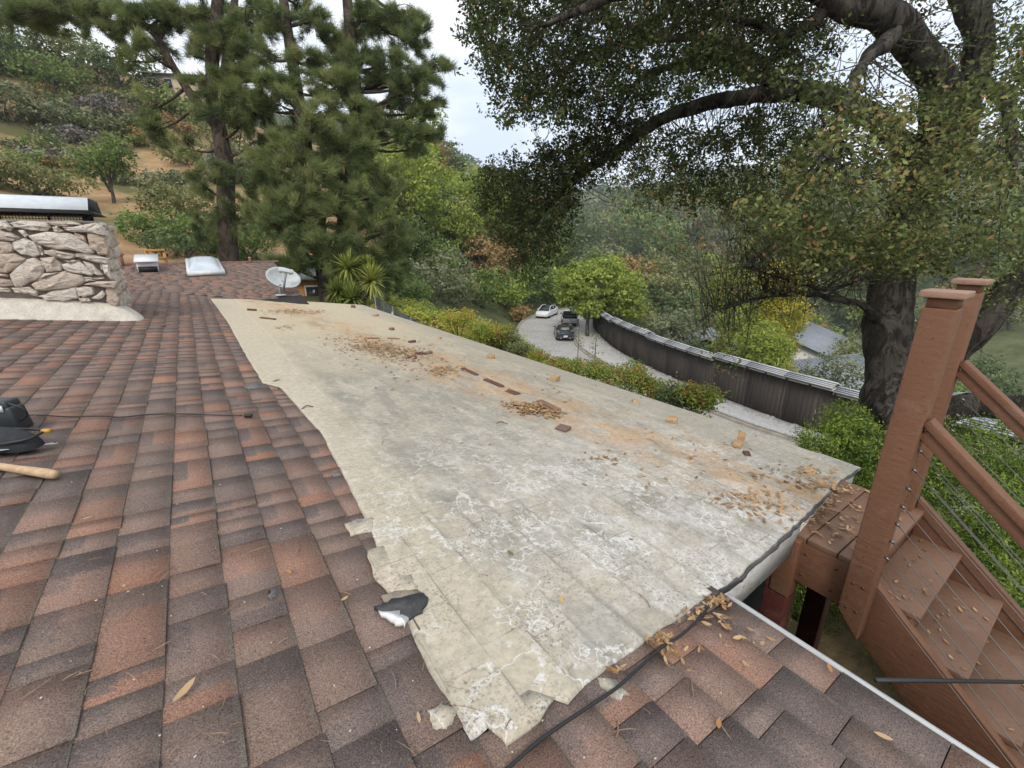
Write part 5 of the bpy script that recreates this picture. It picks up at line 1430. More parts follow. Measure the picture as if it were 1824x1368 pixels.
pine('right hand pine with branches reaching into the open sky',
 [[(604,520,.0225,.38),(612,420,.0225,.33),(628,300,.0224,.28),(634,190,.0224,.25),(624,60,.0222,.22),(616,-30,.022,.18),(610,-120,.022,.12)],
  [(632,50,.0222,.08),(652,15,.022,.07),(672,-40,.022,.05)]],
 [(600,110,48,40,.0216,.5),(590,150,50,36,.0214,.6),(650,200,40,40,.0216,.5),(625,165,44,40,.0214,.55),(680,40,42,34,.0226,.35),(730,30,36,34,.0226,.4),(725,70,40,30,.0226,.4),(690,110,40,30,.0226,.4),(755,125,44,28,.0226,.42),(790,120,18,16,.0226,.5),(710,130,40,26,.0226,.4),(700,185,40,26,.0226,.35),(735,240,44,26,.0226,.42),(780,240,28,18,.0226,.5),(690,225,30,30,.0224,.35),(610,260,56,50,.0212,.55),(650,290,40,50,.0214,.45),(640,360,50,44,.0212,.5),(690,340,32,50,.0216,.38),(700,410,32,50,.0217,.38),(655,430,50,44,.0214,.45),(630,480,52,32,.0213,.38),(690,480,36,34,.0218,.36),(640,20,44,30,.022,.35),(580,60,40,34,.0218,.45),(720,450,24,40,.022,.35)], .0225, (604,545), 1.0, ([(590,0),(740,0),(780,120),(770,250),(700,300),(735,470),(600,480),(600,200)], 30))

# ------------------------------------------------------------------ yuccas beside the roof end
yb = at_t(630, 540, .0168); yb[2] = ground(yb[0], yb[1])
yuc = empty('yucca', yb, 'spiky yucca with several rosettes at the far corner of the cream roof', 'plant')
bm = MB()
for (cx, cy, rr_, t, tone) in ((620,478,38,.0168,.6),(662,500,36,.0166,.7),(601,520,32,.0164,.3),(628,532,34,.0162,.35),(655,470,20,.0174,.5)):
    c0 = at_t(cx, cy, t); n = 150; R_ = rr_*t*1.02
    d = unit(rng.normal(0, 1, (n, 3))+np.array([0, 0, .35])); s_ = unit(np.cross(d, [0, 0, 1.0]))
    w_ = .032; l_ = (R_*rng.uniform(.8, 1.1, n))[:, None]
    p1 = c0+d*l_*.5; tip = c0+d*l_+np.array([0, 0, -.12])*(1-d[:, 2:3])*R_
    V = np.stack([c0+d*.03-s_*w_*.6, c0+d*.03+s_*w_*.6, p1+s_*w_, p1-s_*w_, tip], 1).reshape(-1, 3); i5 = np.arange(n)*5
    t_ = np.clip(tone+rng.normal(0, .18, n), 0, 1)
    np_mesh('rosette', V, [np.column_stack([i5, i5+1, i5+2, i5+3]), np.column_stack([i5+3, i5+2, i5+4])], LM['yucca'], yuc, attrs={'tone': np.concatenate([t_, t_])})
    bm.tube(smooth_path([yb+rng.normal(0,.1,3)*np.array([1,1,0]), (yb+c0)/2+rng.normal(0,.06,3), c0], 8), .06, 8)
bm.build('stem', STEM, yuc, smooth=True)

# ------------------------------------------------------------------ conifers beside the stairs
def conifer_lobes(px_list):
    return [(*at_t(cx, cy, t), rx*t, rx*t, ry*t) for cx, cy, rx, ry, t in px_list]
def thuja(label, lob, n, group):
    c = np.mean([l_[:2] for l_ in lob], 0); b0 = np.array([c[0], c[1], ground(c[0], c[1])])
    zt = max(l_[2] for l_ in lob)
    lob = list(lob)+[(l_[0], l_[1], (l_[2]+b0[2])/2, l_[3], l_[4], max(.3, (l_[2]-b0[2])/2)) for l_ in lob]
    return plant('conifer_bush', label, 'bush', b0, lob, 'thuja', int(n*1.1), 28, .045, .038, group, [([b0, (b0+np.array([c[0],c[1],zt]))/2, np.array([c[0],c[1],zt-.2])], [.06,.05,.02])], .3, (.05,.85), -1.4, (.75,1.08))
thuja('bright green conifer between the cream roof and the near post', conifer_lobes([(1500,750,30,36,.0062),(1470,790,44,40,.0060),(1525,790,40,50,.0060),(1540,830,36,50,.0058),(1455,800,26,20,.0058)]), 1400, 'conifers by the stairs')
thuja('dark green conifer hedge behind the cable railing', conifer_lobes([(1640,830,60,60,.0056),(1700,800,60,50,.0058),(1780,800,60,60,.0058),(1700,920,80,90,.0050),(1800,940,70,90,.0050),(1760,1060,70,80,.0046),(1880,900,70,120,.0052),(1860,1080,70,100,.0046)]), 2800, 'conifers by the stairs')
# ------------------------------------------------------------------ bushes and trees on the land
CAMP = np.array([0, 0, EYE])
def dist_t(p, px, py): return np.linalg.norm(p-CAMP)/np.linalg.norm(ray(px, py))
def bush_at(px, py, w, h, kind, label, cat='bush', group=None, name='bush', trunk_px=0, dens=1.0, tone=(.15,.85), droop=0., wid=.55, base=None, leaf_px=5.6, flatten=.8):
    """base pixel on the ground, size in pixels of the photograph"""
    b0 = on_ground(px, py) if base is None else base
    t = dist_t(b0, px, py)
    rx, rz = w*t/2, h*t/2
    lift = trunk_px*t
    c = b0+np.array([0, 0, lift+rz*(.95 if lift else .62)])
    lob = blob_lobes(c, rx, rx*flatten, rz, 6)
    nc = int(max(24, w*h/60*dens)); leaf = max(.05, leaf_px*t)
    tr = None
    if lift > 0:
        tr = [([b0-np.array([0,0,.3]), b0+np.array([rx*.05,0,lift*.7]), c], [rx*.07, rx*.055, rx*.02])]
        for l_ in lob[1:4]: tr.append(([b0+np.array([0,0,lift*.7]), (c+np.array(l_[:3]))/2-np.array([0,0,rz*.3]), np.array(l_[:3])], [rx*.045, rx*.03, rx*.01]))
    return plant(name, label, cat, b0, lob, kind, nc, 13, max(.03, 7.0*t*.62), leaf, group, tr, wid, tone, droop, twigs=min(30, nc//8) if kind == 'dry' else 0)

HB = 'shrubs on the dry hillside'
KL = {'olive':'olive green shrub on the dry hillside','sage':'grey green sage shrub on the dry hillside','dark':'dark green shrub high on the dry hillside','green':'green shrub on the dry hillside','dry':'leafless grey brush on the dry hillside','straw':'straw coloured brush on the dry hillside'}
for (x, y, w, h, k, l) in [
 (60,348,170,80,'olive','broad olive shrub behind the chimney hood'),(-25,335,120,95,'olive','olive shrub cut by the left edge above the chimney'),(20,218,130,105,'sage','large grey green shrub high at the left edge'),(105,178,110,80,'green','bright green shrub below the ridge at upper left'),
 (150,262,95,45,'dry','grey leafless brush left of the round tree'),(120,240,110,55,'sage','sage shrub above the grey brush'),(190,215,90,60,'dry','tangle of bare grey branches on the upper slope'),(215,250,100,60,'sage','sage shrub uphill of the round tree'),
 (262,255,80,62,'olive','olive shrub beside the hanging pine branch'),(292,268,80,36,'straw','straw brown brush left of the pine trunk'),(335,296,95,48,'olive','yellow green shrub left of the pine trunk'),(280,205,85,60,'olive','olive shrub under the hilltop house'),
 (340,215,80,60,'green','green shrub right below the hilltop house'),(276,432,115,80,'green','bright green shrub above the skylight'),(322,405,125,95,'olive','grey olive shrub uphill of the skylight'),(375,452,150,90,'green','green shrub behind the skylight'),
 (440,465,125,85,'green','green shrub at the foot of the leaning pine'),(300,352,100,60,'sage','sage shrub right of the round tree'),(330,462,150,60,'dark','dark shrub right behind the far ridge'),(-10,140,150,95,'dark','dark shrub on the skyline at the far left'),(70,112,140,85,'dark','dark shrub left on the skyline'),
 (150,130,120,80,'olive','olive shrub on the skyline under the pine branch'),(215,165,120,90,'dark','dark shrub on the skyline left of the leaning trunk'),(410,330,90,80,'sage','sage shrub behind the pine trunk'),(465,330,90,90,'olive','olive shrub between the two left pines'),(90,300,100,40,'dry','low grey brush above the chimney shrub'),
 (405,275,100,60,'olive','olive shrub on the bank behind the pine fork'),(480,420,110,90,'olive','olive shrub glimpsed between pines')]:
    bush_at(x, y, w, h, k, l, 'bush', HB, 'hillside_shrub')
bush_at(203, 366, 92, 92, 'green', 'round pine-like little tree with bare trunk on the slope', 'tree', None, 'small_tree', 26, 1.2, (.1,.6))
ORD = ['first','second','third','fourth','fifth','sixth','seventh','eighth','ninth','tenth','eleventh','twelfth','thirteenth','fourteenth','fifteenth','sixteenth','seventeenth','eighteenth','nineteenth','twentieth',
 'twenty-first','twenty-second','twenty-third','twenty-fourth','twenty-fifth','twenty-sixth','twenty-seventh','twenty-eighth','twenty-ninth','thirtieth','thirty-first','thirty-second','thirty-third','thirty-fourth','thirty-fifth','thirty-sixth','thirty-seventh','thirty-eighth','thirty-ninth','fortieth']
def in_order(pts_, kinds, tmpl):
    cnt, out = {}, []
    for (x, y) in pts_[np.argsort(pts_[:, 0])]:
        k_ = random.choice(kinds)
        if cnt.get(k_, 0) >= len(ORD): continue
        cnt[k_] = cnt.get(k_, 0)+1; out.append((x, y, k_, tmpl % (ORD[cnt[k_]-1], KN[k_])))
    return out
KN = {'olive':'olive green','sage':'grey green','dark':'dark green','green':'green','dry':'leafless grey','straw':'straw brown','lime':'yellow green'}
q = poly_points([(0,110),(330,185),(440,235),(475,340),(250,350),(0,320)], 54)
for (x, y, k, l) in in_order(q, ('olive','sage','olive','dry','dark','olive','green','straw'), '%s small %s shrub from the left on the dry hillside'):
    bush_at(x, y, random.uniform(30, 78), random.uniform(20, 46), k, l, 'bush', HB, 'hillside_shrub')

MG = 'trees left of the road'
for (x, y, w, h, k, l, tp) in [
 (770,548,150,125,'sage','grey green bushy tree behind the flowering bank',0),(860,552,95,95,'green','green bush left of the white car',0),(800,490,140,140,'lime','yellow green tree behind the grey green one',10),
 (735,470,150,200,'lime','tall pale lime tree beside the right pine',20),(760,400,90,150,'lime','thin yellowish tree rising into the sky gap',60),(690,440,110,120,'olive','olive tree behind the right pine',20),(850,490,140,190,'lime','green tree mid way up the road bank',20),
 (905,500,120,190,'dark','dark tree under the drooping oak branches',20),(940,545,110,110,'green','green tree at the bend behind the white car',0),(820,430,130,110,'green','olive tree on the slope under the sky gap',10),(890,420,100,80,'olive','olive tree below the far ridge',10),
 (985,520,120,120,'dark','dark tree beyond the road bend',10),(940,460,140,110,'green','green tree above the road bend',10),(730,540,110,80,'green','green bush at the top of the bank right of the yucca',0),(810,545,100,90,'olive','olive bush at the back of the flowering bank',0),(900,548,110,80,'lime','yellow green bush at the end of the bank',0),(780,500,120,110,'green','green bush behind the grey green tree',0),(860,500,120,110,'olive','olive bush below the lime tree',0),(950,500,100,100,'dark','dark bush behind the road bend',0),(1000,540,110,80,'green','green bush across the road bend',0),(720,470,110,110,'dark','dark bush right of the pine foot',0),(705,520,90,90,'dark','dark bush behind the yucca',0),(640,530,110,90,'dark','dark bush left behind the yucca',0),(925,575,50,40,'straw','brown weedy scrub on the bank by the white car',0)]:
    bush_at(x, y, w, h, k, l, 'tree' if tp else 'bush', MG, 'tree' if tp else 'bush', tp)

# bright tree over the road
b0 = at_z(1046, 601, ROAD_Z+.13); t = dist_t(b0, 1046, 601)
lob = [(*at_t(cx, cy, t*tt), rx*t*1.15, rx*t*1.05, ry*t*1.1) for cx, cy, rx, ry, tt in ((1065,510,45,34,1.),(1020,515,34,30,1.02),(1110,515,36,32,.98),(1080,480,34,22,1.),(1040,485,26,18,1.02),(1125,545,26,22,.96),(1060,545,40,20,1.),(1010,490,22,18,1.05))]
tr = [([b0-np.array([0,0,.2]), at_t(1047,570,t), at_t(1056,530,t)], [.22,.18,.1]), ([at_t(1047,570,t), at_t(1030,545,t), at_t(1020,515,t)], [.13,.09,.04]), ([at_t(1050,560,t), at_t(1085,540,t), at_t(1110,515,t)], [.12,.09,.04])]
plant('street_tree', 'bright yellow green tree overhanging the road behind the pickup', 'tree', b0, lob, 'lime', 900, 16, .22, .30, None, tr, .6, (.1,.9))
RG = 'trees behind the dark wall'
def behind(px, py, t): p = at_t(px, py, t); p[2] = ground(p[0], p[1]); return p
for (x, y, w, h, k, l, t, d) in [
 (1192,640,125,120,'sage','grey green round shrub just behind the curved wall',.050,1.),(1150,560,110,120,'dark','dark tree behind the bright street tree',.075,1.),(1200,520,150,150,'olive','olive tree behind the grey green shrub',.085,1.),
 (1240,580,110,130,'dark','dark tree left of the yellow bamboo',.065,1.),(1455,700,150,180,'sage','pale grey green tree between bamboo and oak trunk',.036,.8),(1540,640,130,160,'olive','olive tree directly behind the oak trunk',.05,1.),
 (1400,540,160,120,'olive','olive tree above the bamboo',.09,1.),(1480,520,150,120,'dark','dark tree behind the low oak branch',.1,1.),(1300,480,150,110,'sage','sage coloured tree high above the bamboo',.12,1.),(1780,640,170,150,'sage','pale tree right of the far post',.03,.8),
 (1720,560,150,130,'green','green tree behind the post caps',.05,1.),(1820,760,160,150,'sage','pale bush at the right edge under the handrail',.02,.9),(1680,560,110,100,'olive','olive tree between oak trunk and posts',.07,1.),(1800,520,150,120,'dark','dark tree at the right edge under the oak limb',.07,1.),(1130,600,110,90,'olive','olive bush beside the garden path behind the wall',.06,1.),(1240,640,90,90,'dark','dark bush against the wall left of the bamboo',.047,1.),(1500,700,130,120,'green','green bush hiding the metal roofed house',.034,.8),(1420,690,110,110,'sage','sage bush at the foot of the tall bamboo',.036,.9),(1350,560,170,140,'dark','dark tree standing behind the bamboo',.06,1.),(1200,450,150,110,'green','green tree farther up behind the wall',.11,1.),(1600,560,150,150,'sage','sage tree behind the oak fork',.06,1.)]:
    bush_at(x, y, w, h, k, l, 'tree', RG, 'tree', 12, d, base=behind(x, y, t), droop=.3)
for (cx, l, t, hts, k) in ((1385,'tall yellow bamboo clump behind the wall left of the oak',.040,(500,560,620,670),'yellow'),(1310,'green and yellow bamboo clump left of the tall yellow one',.042,(510,560,620,665),'lime'),(1345,'low yellow green bamboo at the foot of the tall clump',.037,(610,650,690,700),'lime')):
    b0 = behind(cx, 700, t); lob = [(*at_t(cx+random.uniform(-18,18), yy, t), 42*t, 42*t, 38*t) for yy in hts]
    plant('bamboo', l, 'bamboo', b0, lob, k, 1000, 15, .2, .25, 'bamboo behind the wall', [([b0+rng.normal(0,.3,3)*np.array([1,1,0]), (b0+np.array(lob[0][:3]))/2, np.array(lob[0][:3])+rng.normal(0,.4,3)], [.03,.03,.01]) for _ in range(7)], .32, (.1,.95), .8)
for (x, y, w, h, k, l) in [(1010,500,130,130,'dark','dark round tree beyond the bend under the drooping oak'),(1085,490,140,120,'olive','olive tree rising behind the bright street tree'),(1150,490,150,130,'green','green tree right behind the bright street tree'),(1060,440,150,90,'sage','sage coloured tree on the slope above the street tree'),
 (1130,430,150,90,'dark','dark tree on the slope above the street tree'),(1230,440,170,100,'olive','broad olive tree up the slope left of the bamboo'),(1330,440,170,100,'green','broad green tree up the slope above the bamboo'),(1430,450,170,110,'dark','broad dark tree up the slope behind the oak twigs'),(1560,480,170,120,'olive','broad olive tree behind the oak fork'),(1670,490,150,120,'sage','sage tree seen between oak trunk and post cap'),(985,410,120,80,'olive','olive tree high on the slope under the long limb'),(1090,390,150,70,'dark','dark tree high on the far slope under the long limb'),(1780,500,170,120,'green','green tree high behind the far post')]:
    bush_at(x, y, w, h, k, l, 'tree', RG, 'tree', 8, 1., base=on_ground(x, y, .075, 3))
VG = 'trees across the valley'
def to_px(p):
    iv = in_view(p); return iv[:2] if iv else (-1, -1)
good = []
while len(good) < 240:
    f_ = 58*10**rng.uniform(0, .62); r_ = rng.uniform(-.28, 1.15)*f_
    if abs(np.hypot(*(mid-np.array([r_, f_])).T).min()) < 9: continue
    x_, y_ = RF(r_, f_); p_ = np.array([x_, y_, ground(x_, y_)]); q_ = to_px(p_)
    if 640 < q_[0] < 1860 and 250 < q_[1] < 640: good.append(q_)
for (x, y, k, l) in in_order(np.array(good), ('olive','dark','sage','green','olive','dark','lime','straw'), '%s %s tree from the left in the valley wood'):
    b0 = on_ground(x, y, .05, 3); hp = random.uniform(5.5, 11)/dist_t(b0, x, y)
    bush_at(x, y, hp*random.uniform(.8, 1.3), hp, k, l, 'tree', VG, 'valley_tree', hp*.06, .8, (.1,.8), base=b0)
# the wooded far slopes read as one mass
pts = []
while len(pts) < 5600:
    f_ = 95*10**rng.uniform(0, 1.0); r_ = rng.uniform(-1.1, 1.25)*f_
    if fbm(np.array([r_*.02]), np.array([f_*.02]), seed=12)[0] > -.10: pts.append((r_, f_))
pts = np.array(pts); zz = ground_rf(pts[:, 0], pts[:, 1]); xy = np.array([RF(a_, b_) for a_, b_ in pts])
sz = np.clip(pts[:, 1]*.013, 1.8, 7)
C = np.column_stack([xy, zz+sz*.5])
tc_ = np.clip(.38+1.5*fbm(pts[:, 0]*.05, pts[:, 1]*.05, seed=22)*1.2+rng.normal(0, .15, len(pts)), 0, 1)
m_ = 22
P = np.repeat(C, m_, 0)+unit(rng.normal(0, 1, (len(C)*m_, 3)))*np.repeat(sz, m_)[:, None]*rng.uniform(.4, 1.0, (len(C)*m_, 1))*np.array([1, 1, .75])
V, Fq, t_ = leaf_cards(P, np.repeat(sz, m_)*.42, np.clip(np.repeat(tc_, m_)+rng.normal(0, .12, len(P)), 0, 1), .8, None, 0, .8)
prop(np_mesh('far_wood', V, Fq, LM['dark'], attrs={'tone': t_}), 'wooded far slopes across the valley', 'wood', None, 'stuff')

# ------------------------------------------------------------------ flowering bank and shrubs along the roof edge
n = 42000
f_ = rng.uniform(11.5, 27, n); r_ = rng.uniform(-6.5, 4.8, n)
x_, y_ = r_*CY+f_*SY, f_*CY-r_*SY
z_ = ground_rf(r_, f_); lump = np.clip(fbm(x_*.8, y_*.8, seed=71)*1.6+.15, 0, .8)
keep = (x_ > 4.2)
P = np.column_stack([x_, y_, z_+lump*rng.uniform(.2, 1, n)])[keep]
tn = np.clip(.34+fbm(x_*.5, y_*.5, seed=72, oct=3)*1.9+rng.normal(0, .1, n), 0, 1)[keep]
V, Fq, tn = leaf_cards(P, .12, tn, 2.2, None, 0, .6)
prop(np_mesh('ground_cover', V, Fq, LM['cover'], attrs={'tone': tn}), 'yellow green and reddish ground cover on the bank', 'ground cover', None, 'stuff')
SG = 'shrubs below the roof edge'
for (x, y, w, h, t, k, l) in [
 (815,566,70,26,.0175,'cover','red and yellow flowering shrub at the top of the bank'),(870,590,80,28,.0175,'cover','orange tinted shrub halfway along the bank'),(895,604,66,56,.018,'olive','weedy olive shrub against the road'),(855,585,34,26,.0165,'lime','bright lime shrub in the middle of the bank'),
 (925,625,50,34,.0165,'olive','small olive shrub at the bend of the roof edge'),(990,655,70,34,.0135,'redtip','red tipped shrub below the dark convertible'),(1045,655,80,36,.0125,'redtip','red tipped shrub below the kerb'),(1105,672,90,40,.0118,'redtip','green shrub with orange tips left of the dark one'),
 (1160,690,80,44,.0112,'redtip','green shrub in front of the wall'),(1200,712,54,60,.0105,'dark','dark conifer-like shrub at the roof edge'),(1245,708,70,60,.0102,'redtip','orange tipped shrub at the right end by the gravel'),(1010,648,60,20,.015,'redtip','far red tipped shrub beside the road'),(960,634,50,24,.0155,'cover','yellowish shrub left of the red tipped ones'),(1130,655,26,30,.0125,'thuja','small fern green shrub above the roof edge')]:
    c = at_t(x, y, t); b0 = np.array([c[0], c[1], ground(c[0], c[1])]); rx, rz = w*t/2, h*t/2
    lob = blob_lobes(c, rx, rx, rz, 6); zc = (c[2]+b0[2])/2
    if c[2]-b0[2] > rz: lob.append((c[0], c[1], zc, rx*.8, rx*.8, (c[2]-b0[2])/2))
    plant('shrub', l, 'bush', b0, lob, k, int(w*h/11), 14, .075, .062, SG, None, .5, (.15,.85))
sap = on_ground(1050, 640); 
for (px, top, t, l) in ((1032,575,.028,'thin bare sapling standing by the pavement'),(1062,598,.022,'sparse young conifer in front of the pavement')):
    p1 = at_t(px, top, t); b0 = np.array([p1[0], p1[1], ground(p1[0], p1[1])])
    lob = [(*(p1-np.array([0,0,.25*k])), .18+.06*k, .18+.06*k, .2) for k in range(5)]
    plant('sapling', l, 'tree', b0, lob, 'olive', 26, 5, .1, .10, 'saplings by the pavement', [([b0, (b0+p1)/2, p1], [.03,.022,.01])], .4)

# ------------------------------------------------------------------ glass fence by the yucca
m, N, L, B = new_mat('smoked_glass'); B.inputs['Base Color'].default_value = (.05,.06,.065,1); B.inputs['Roughness'].default_value = .08; B.inputs['Alpha'].default_value = .6
SMOKE = m
fpts = [at_t(668,528,.0152), at_t(700,548,.0142), at_t(732,566,.0132), at_t(764,586,.0122)]
gf_ = empty('glass_fence', (*fpts[1][:2], ground(*fpts[1][:2])), 'dark glass fence panels running down beside the yucca', 'fence')
for a_, b_ in zip(fpts[:-1], fpts[1:]):
    bm = MB(); z0 = ground(*a_[:2]); za, zb = a_[2], b_[2]
    bm.add([(a_[0],a_[1],z0-.3),(b_[0],b_[1],z0-.3),(b_[0],b_[1],zb),(a_[0],a_[1],za),(a_[0]+.012,a_[1]+.01,z0-.3),(b_[0]+.012,b_[1]+.01,z0-.3),(b_[0]+.012,b_[1]+.01,zb),(a_[0]+.012,a_[1]+.01,za)], [(0,1,2,3),(7,6,5,4),(0,3,7,4),(1,5,6,2),(3,2,6,7)])
    bm.build('pane', SMOKE, gf_)
    bm = MB(); bm.tube([(a_[0],a_[1],z0-.3),(a_[0],a_[1],za+.03)], .02, 8); bm.build('post', CABLE, gf_)

# ------------------------------------------------------------------ dark timber wall with tiled coping
WH = 2.45
m, N, L, B = new_mat('dark_stained_boards'); co = objco(N)
q_ = N.new('ShaderNodeMapping'); q_.inputs['Scale'].default_value = (6, 6, .12); L.new(co, q_.inputs['Vector'])
n_ = noise_n(N, L, q_.outputs['Vector'], 3, 5, .7)
c = mixc(N, L, ramp(N, L, n_, [(.35,0.),(.65,1.)]), (.038,.031,.028), (.085,.07,.06))
L.new(c, B.inputs['Base Color']); B.inputs['Roughness'].default_value = .8; bump_n(N, L, B, n_, .5, .02)
BOARD = m
TILE = pmat('grey_coping_tile', (.11,.115,.125), (.07,.075,.085), 4, .55, .2)
CREAM = flat('cream_eave_board', (.55,.50,.40), .7)
wall = empty('timber_wall', (*RF(*wlp[60]), ROAD_Z), 'long curved dark timber wall with ribbed grey tile coping', 'wall')
W3 = np.array([RF(*w_) for w_ in wlp])
seg = np.concatenate([[0], np.cumsum(np.linalg.norm(np.diff(W3, axis=0), axis=1))])
def wpt(s_): return np.array([np.interp(s_, seg, W3[:, 0]), np.interp(s_, seg, W3[:, 1])])
s_, k = 0.0, 0
SEC = 2.3
while s_+SEC < seg[-1]:
    a_, b_ = wpt(s_), wpt(s_+SEC); d_ = (b_-a_)/np.linalg.norm(b_-a_); nn_ = np.array([d_[1], -d_[0]])
    if np.dot(nn_, -a_) < 0: nn_ = -nn_            # towards the road / camera
    zt = ROAD_Z+WH+(.14 if (k//3) % 2 else 0)
    def P3(p, off, z): return np.array([p[0]+nn_[0]*off, p[1]+nn_[1]*off, z])
    bm = MB(); bm.hexa([P3(a_,.06,ROAD_Z-.4),P3(b_,.06,ROAD_Z-.4),P3(b_,-.06,ROAD_Z-.4),P3(a_,-.06,ROAD_Z-.4),P3(a_,.06,zt),P3(b_,.06,zt),P3(b_,-.06,zt),P3(a_,-.06,zt)]); bm.build('panel', BOARD, wall)
    bm = MB(); nb = 9
    for j in range(nb):
        p = a_+(b_-a_)*(j+.5)/nb; q2 = a_+(b_-a_)*(j+.62)/nb
        bm.hexa([P3(p,.062,ROAD_Z+.1),P3(q2,.062,ROAD_Z+.1),P3(q2,.085,ROAD_Z+.1),P3(p,.085,ROAD_Z+.1),P3(p,.062,zt-.1),P3(q2,.062,zt-.1),P3(q2,.085,zt-.1),P3(p,.085,zt-.1)])
    bm.build('battens', BOARD, wall)
    bm = MB(); bm.hexa([P3(a_,.34,zt-.06),P3(b_,.34,zt-.06),P3(b_,.07,zt-.06),P3(a_,.07,zt-.06),P3(a_,.34,zt+.03),P3(b_,.34,zt+.03),P3(b_,.07,zt+.1),P3(a_,.07,zt+.1)]); bm.build('eave_board', CREAM, wall)
    bm = MB(); ext = (b_-a_)*.008
    for side in (1, -1):
        bm.hexa([P3(a_+ext,.44*side,zt+.04),P3(b_-ext,.44*side,zt+.04),P3(b_-ext,0,zt+.24),P3(a_+ext,0,zt+.24),P3(a_+ext,.44*side,zt+.075),P3(b_-ext,.44*side,zt+.075),P3(b_-ext,0,zt+.275),P3(a_+ext,0,zt+.275)])
    cp_ = bm.build('coping', TILE, wall)
    bm = MB()
    for off in (.40,.28,.16,.03):
        z = zt+.10+.2*(1-off/.44)
        bm.tube([P3(a_+ext,off,z), P3(b_-ext,off,z)], .032, 8); bm.tube([P3(a_+ext,-off,z), P3(b_-ext,-off,z)], .032, 6)
    bm.build('tile_ridges', flat('pale_tile_edge', (.55,.56,.58), .5) if k == 0 else bpy.data.materials['pale_tile_edge'], cp_, smooth=True)
    for j in (0, 1):
        bm = MB(); p = a_+(b_-a_)*(.02+.5*j); bm.hexa([P3(p,.36,zt-.10),P3(p+d_*.11,.36,zt-.10),P3(p+d_*.11,.06,zt-.16),P3(p,.06,zt-.16),P3(p,.36,zt+.035),P3(p+d_*.11,.36,zt+.035),P3(p+d_*.11,.06,zt+.05),P3(p,.06,zt+.05)]); bm.build('bracket', DARK, wall)
    s_ += SEC; k += 1
# rubble stones along the wall foot
bm = MB()
for _ in range(620):
    s_ = rng.uniform(seg[-1]*.42, seg[-1]*.98); p = wpt(s_); q2 = wpt(s_+.3); d_ = unit(q2-p); nn_ = np.array([d_[1], -d_[0]])
    if np.dot(nn_, -p) < 0: nn_ = -nn_
    o_ = rng.uniform(.12, .75); sz_ = rng.uniform(.10, .28)
    bm.box((p[0]+nn_[0]*o_, p[1]+nn_[1]*o_, ROAD_Z+.13+sz_*.25), (sz_*1.3, sz_, sz_*.8), Matrix.Rotation(rng.uniform(0, 3), 3, 'Z'), .6)
prop(bm.build('rock_border', pmat('blue_grey_rock', (.30,.32,.34), (.42,.40,.36), 1.5, .9, .4)), 'rubble stones along the foot of the dark wall', 'rocks', None, 'stuff')

# ------------------------------------------------------------------ neighbouring houses
ROOFM = pmat('grey_metal_roof', (.30,.325,.35), (.24,.26,.285), 1.5, .5, .1)
GLASS = flat('dark_window_glass', (.03,.04,.05), .1)
def gable(label, c, w, d, hw, hr, rz, wallm, roofm, nwin=3, ribs=0, name='house', over=.5):
    root = empty(name, c, label, 'house', None, rz)
    bm = MB(); bm.box((0,0,hw/2-1), (w,d,hw+2)); bm.add([(-w/2,-d/2,hw),(-w/2,d/2,hw),(-w/2,0,hw+hr*.9),(w/2,-d/2,hw),(w/2,d/2,hw),(w/2,0,hw+hr*.9)], [(0,1,2),(4,3,5)]); bm.build('wall', wallm, root, local=True)
    bm = MB(); W2, D2 = w/2+over, d/2+over; e = hr*over/(d/2)
    for s in (-1, 1):
        bm.hexa([(-W2,0,hw+hr),(W2,0,hw+hr),(W2,s*D2,hw-e),(-W2,s*D2,hw-e),(-W2,0,hw+hr+.12),(W2,0,hw+hr+.12),(W2,s*D2,hw-e+.12),(-W2,s*D2,hw-e+.12)])
    rf = bm.build('roof', roofm, root, local=True)
    if ribs:
        bm = MB()
        for x in np.linspace(-W2+.1, W2-.1, ribs):
            for s in (-1, 1): bm.bar((x,0,hw+hr+.14),(x,s*D2,hw-e+.14), .05, .06)
        bm.build('seams', roofm, rf, local=True)
    for i in range(nwin):
        x = -w/2+w*(i+.5)/nwin
        for s in (-1, 1):
            bm = MB(); bm.box((x, s*(d/2+.02), hw*.58), (w/nwin*.5,.06,hw*.45)); wd = bm.build('window', WHITE, root, local=True)
            bm = MB(); bm.box((x, s*(d/2+.05), hw*.58), (w/nwin*.43,.03,hw*.38)); bm.build('pane', GLASS, wd, local=True)
    return root
WALLD = flat('dark_timber_siding', (.06,.055,.055), .8); WALLW = flat('white_stucco', (.68,.66,.62), .8); WALLT = flat('tan_stucco', (.46,.36,.26), .8); TERR = flat('red_roof_tile', (.36,.17,.11), .8)
def place(px, py, t, sink): p = at_t(px, py, t); p[2] -= sink; return p
gable('small dark house with pale grey roof behind the wall', place(1262,598,.056,3.4), 5, 4.5, 2.6, 1.0, .5, WALLD, ROOFM, 2, 14)
gable('low house with ribbed grey metal roof between bamboo and oak trunk', place(1470,650,.045,3.3), 10, 7, 2.6, 1.2, -.3, WALLD, ROOFM, 3, 30)
gable('grey roofed house seen beyond the pale grey green tree', place(1420,600,.07,3.3), 12, 8, 2.8, 1.4, .2, WALLW, ROOFM, 4, 30)
gable('grey metal roofed house glimpsed under the right oak limb', place(1720,740,.030,2.9), 6, 5, 2.5, .8, .1, WALLD, ROOFM, 2, 18)
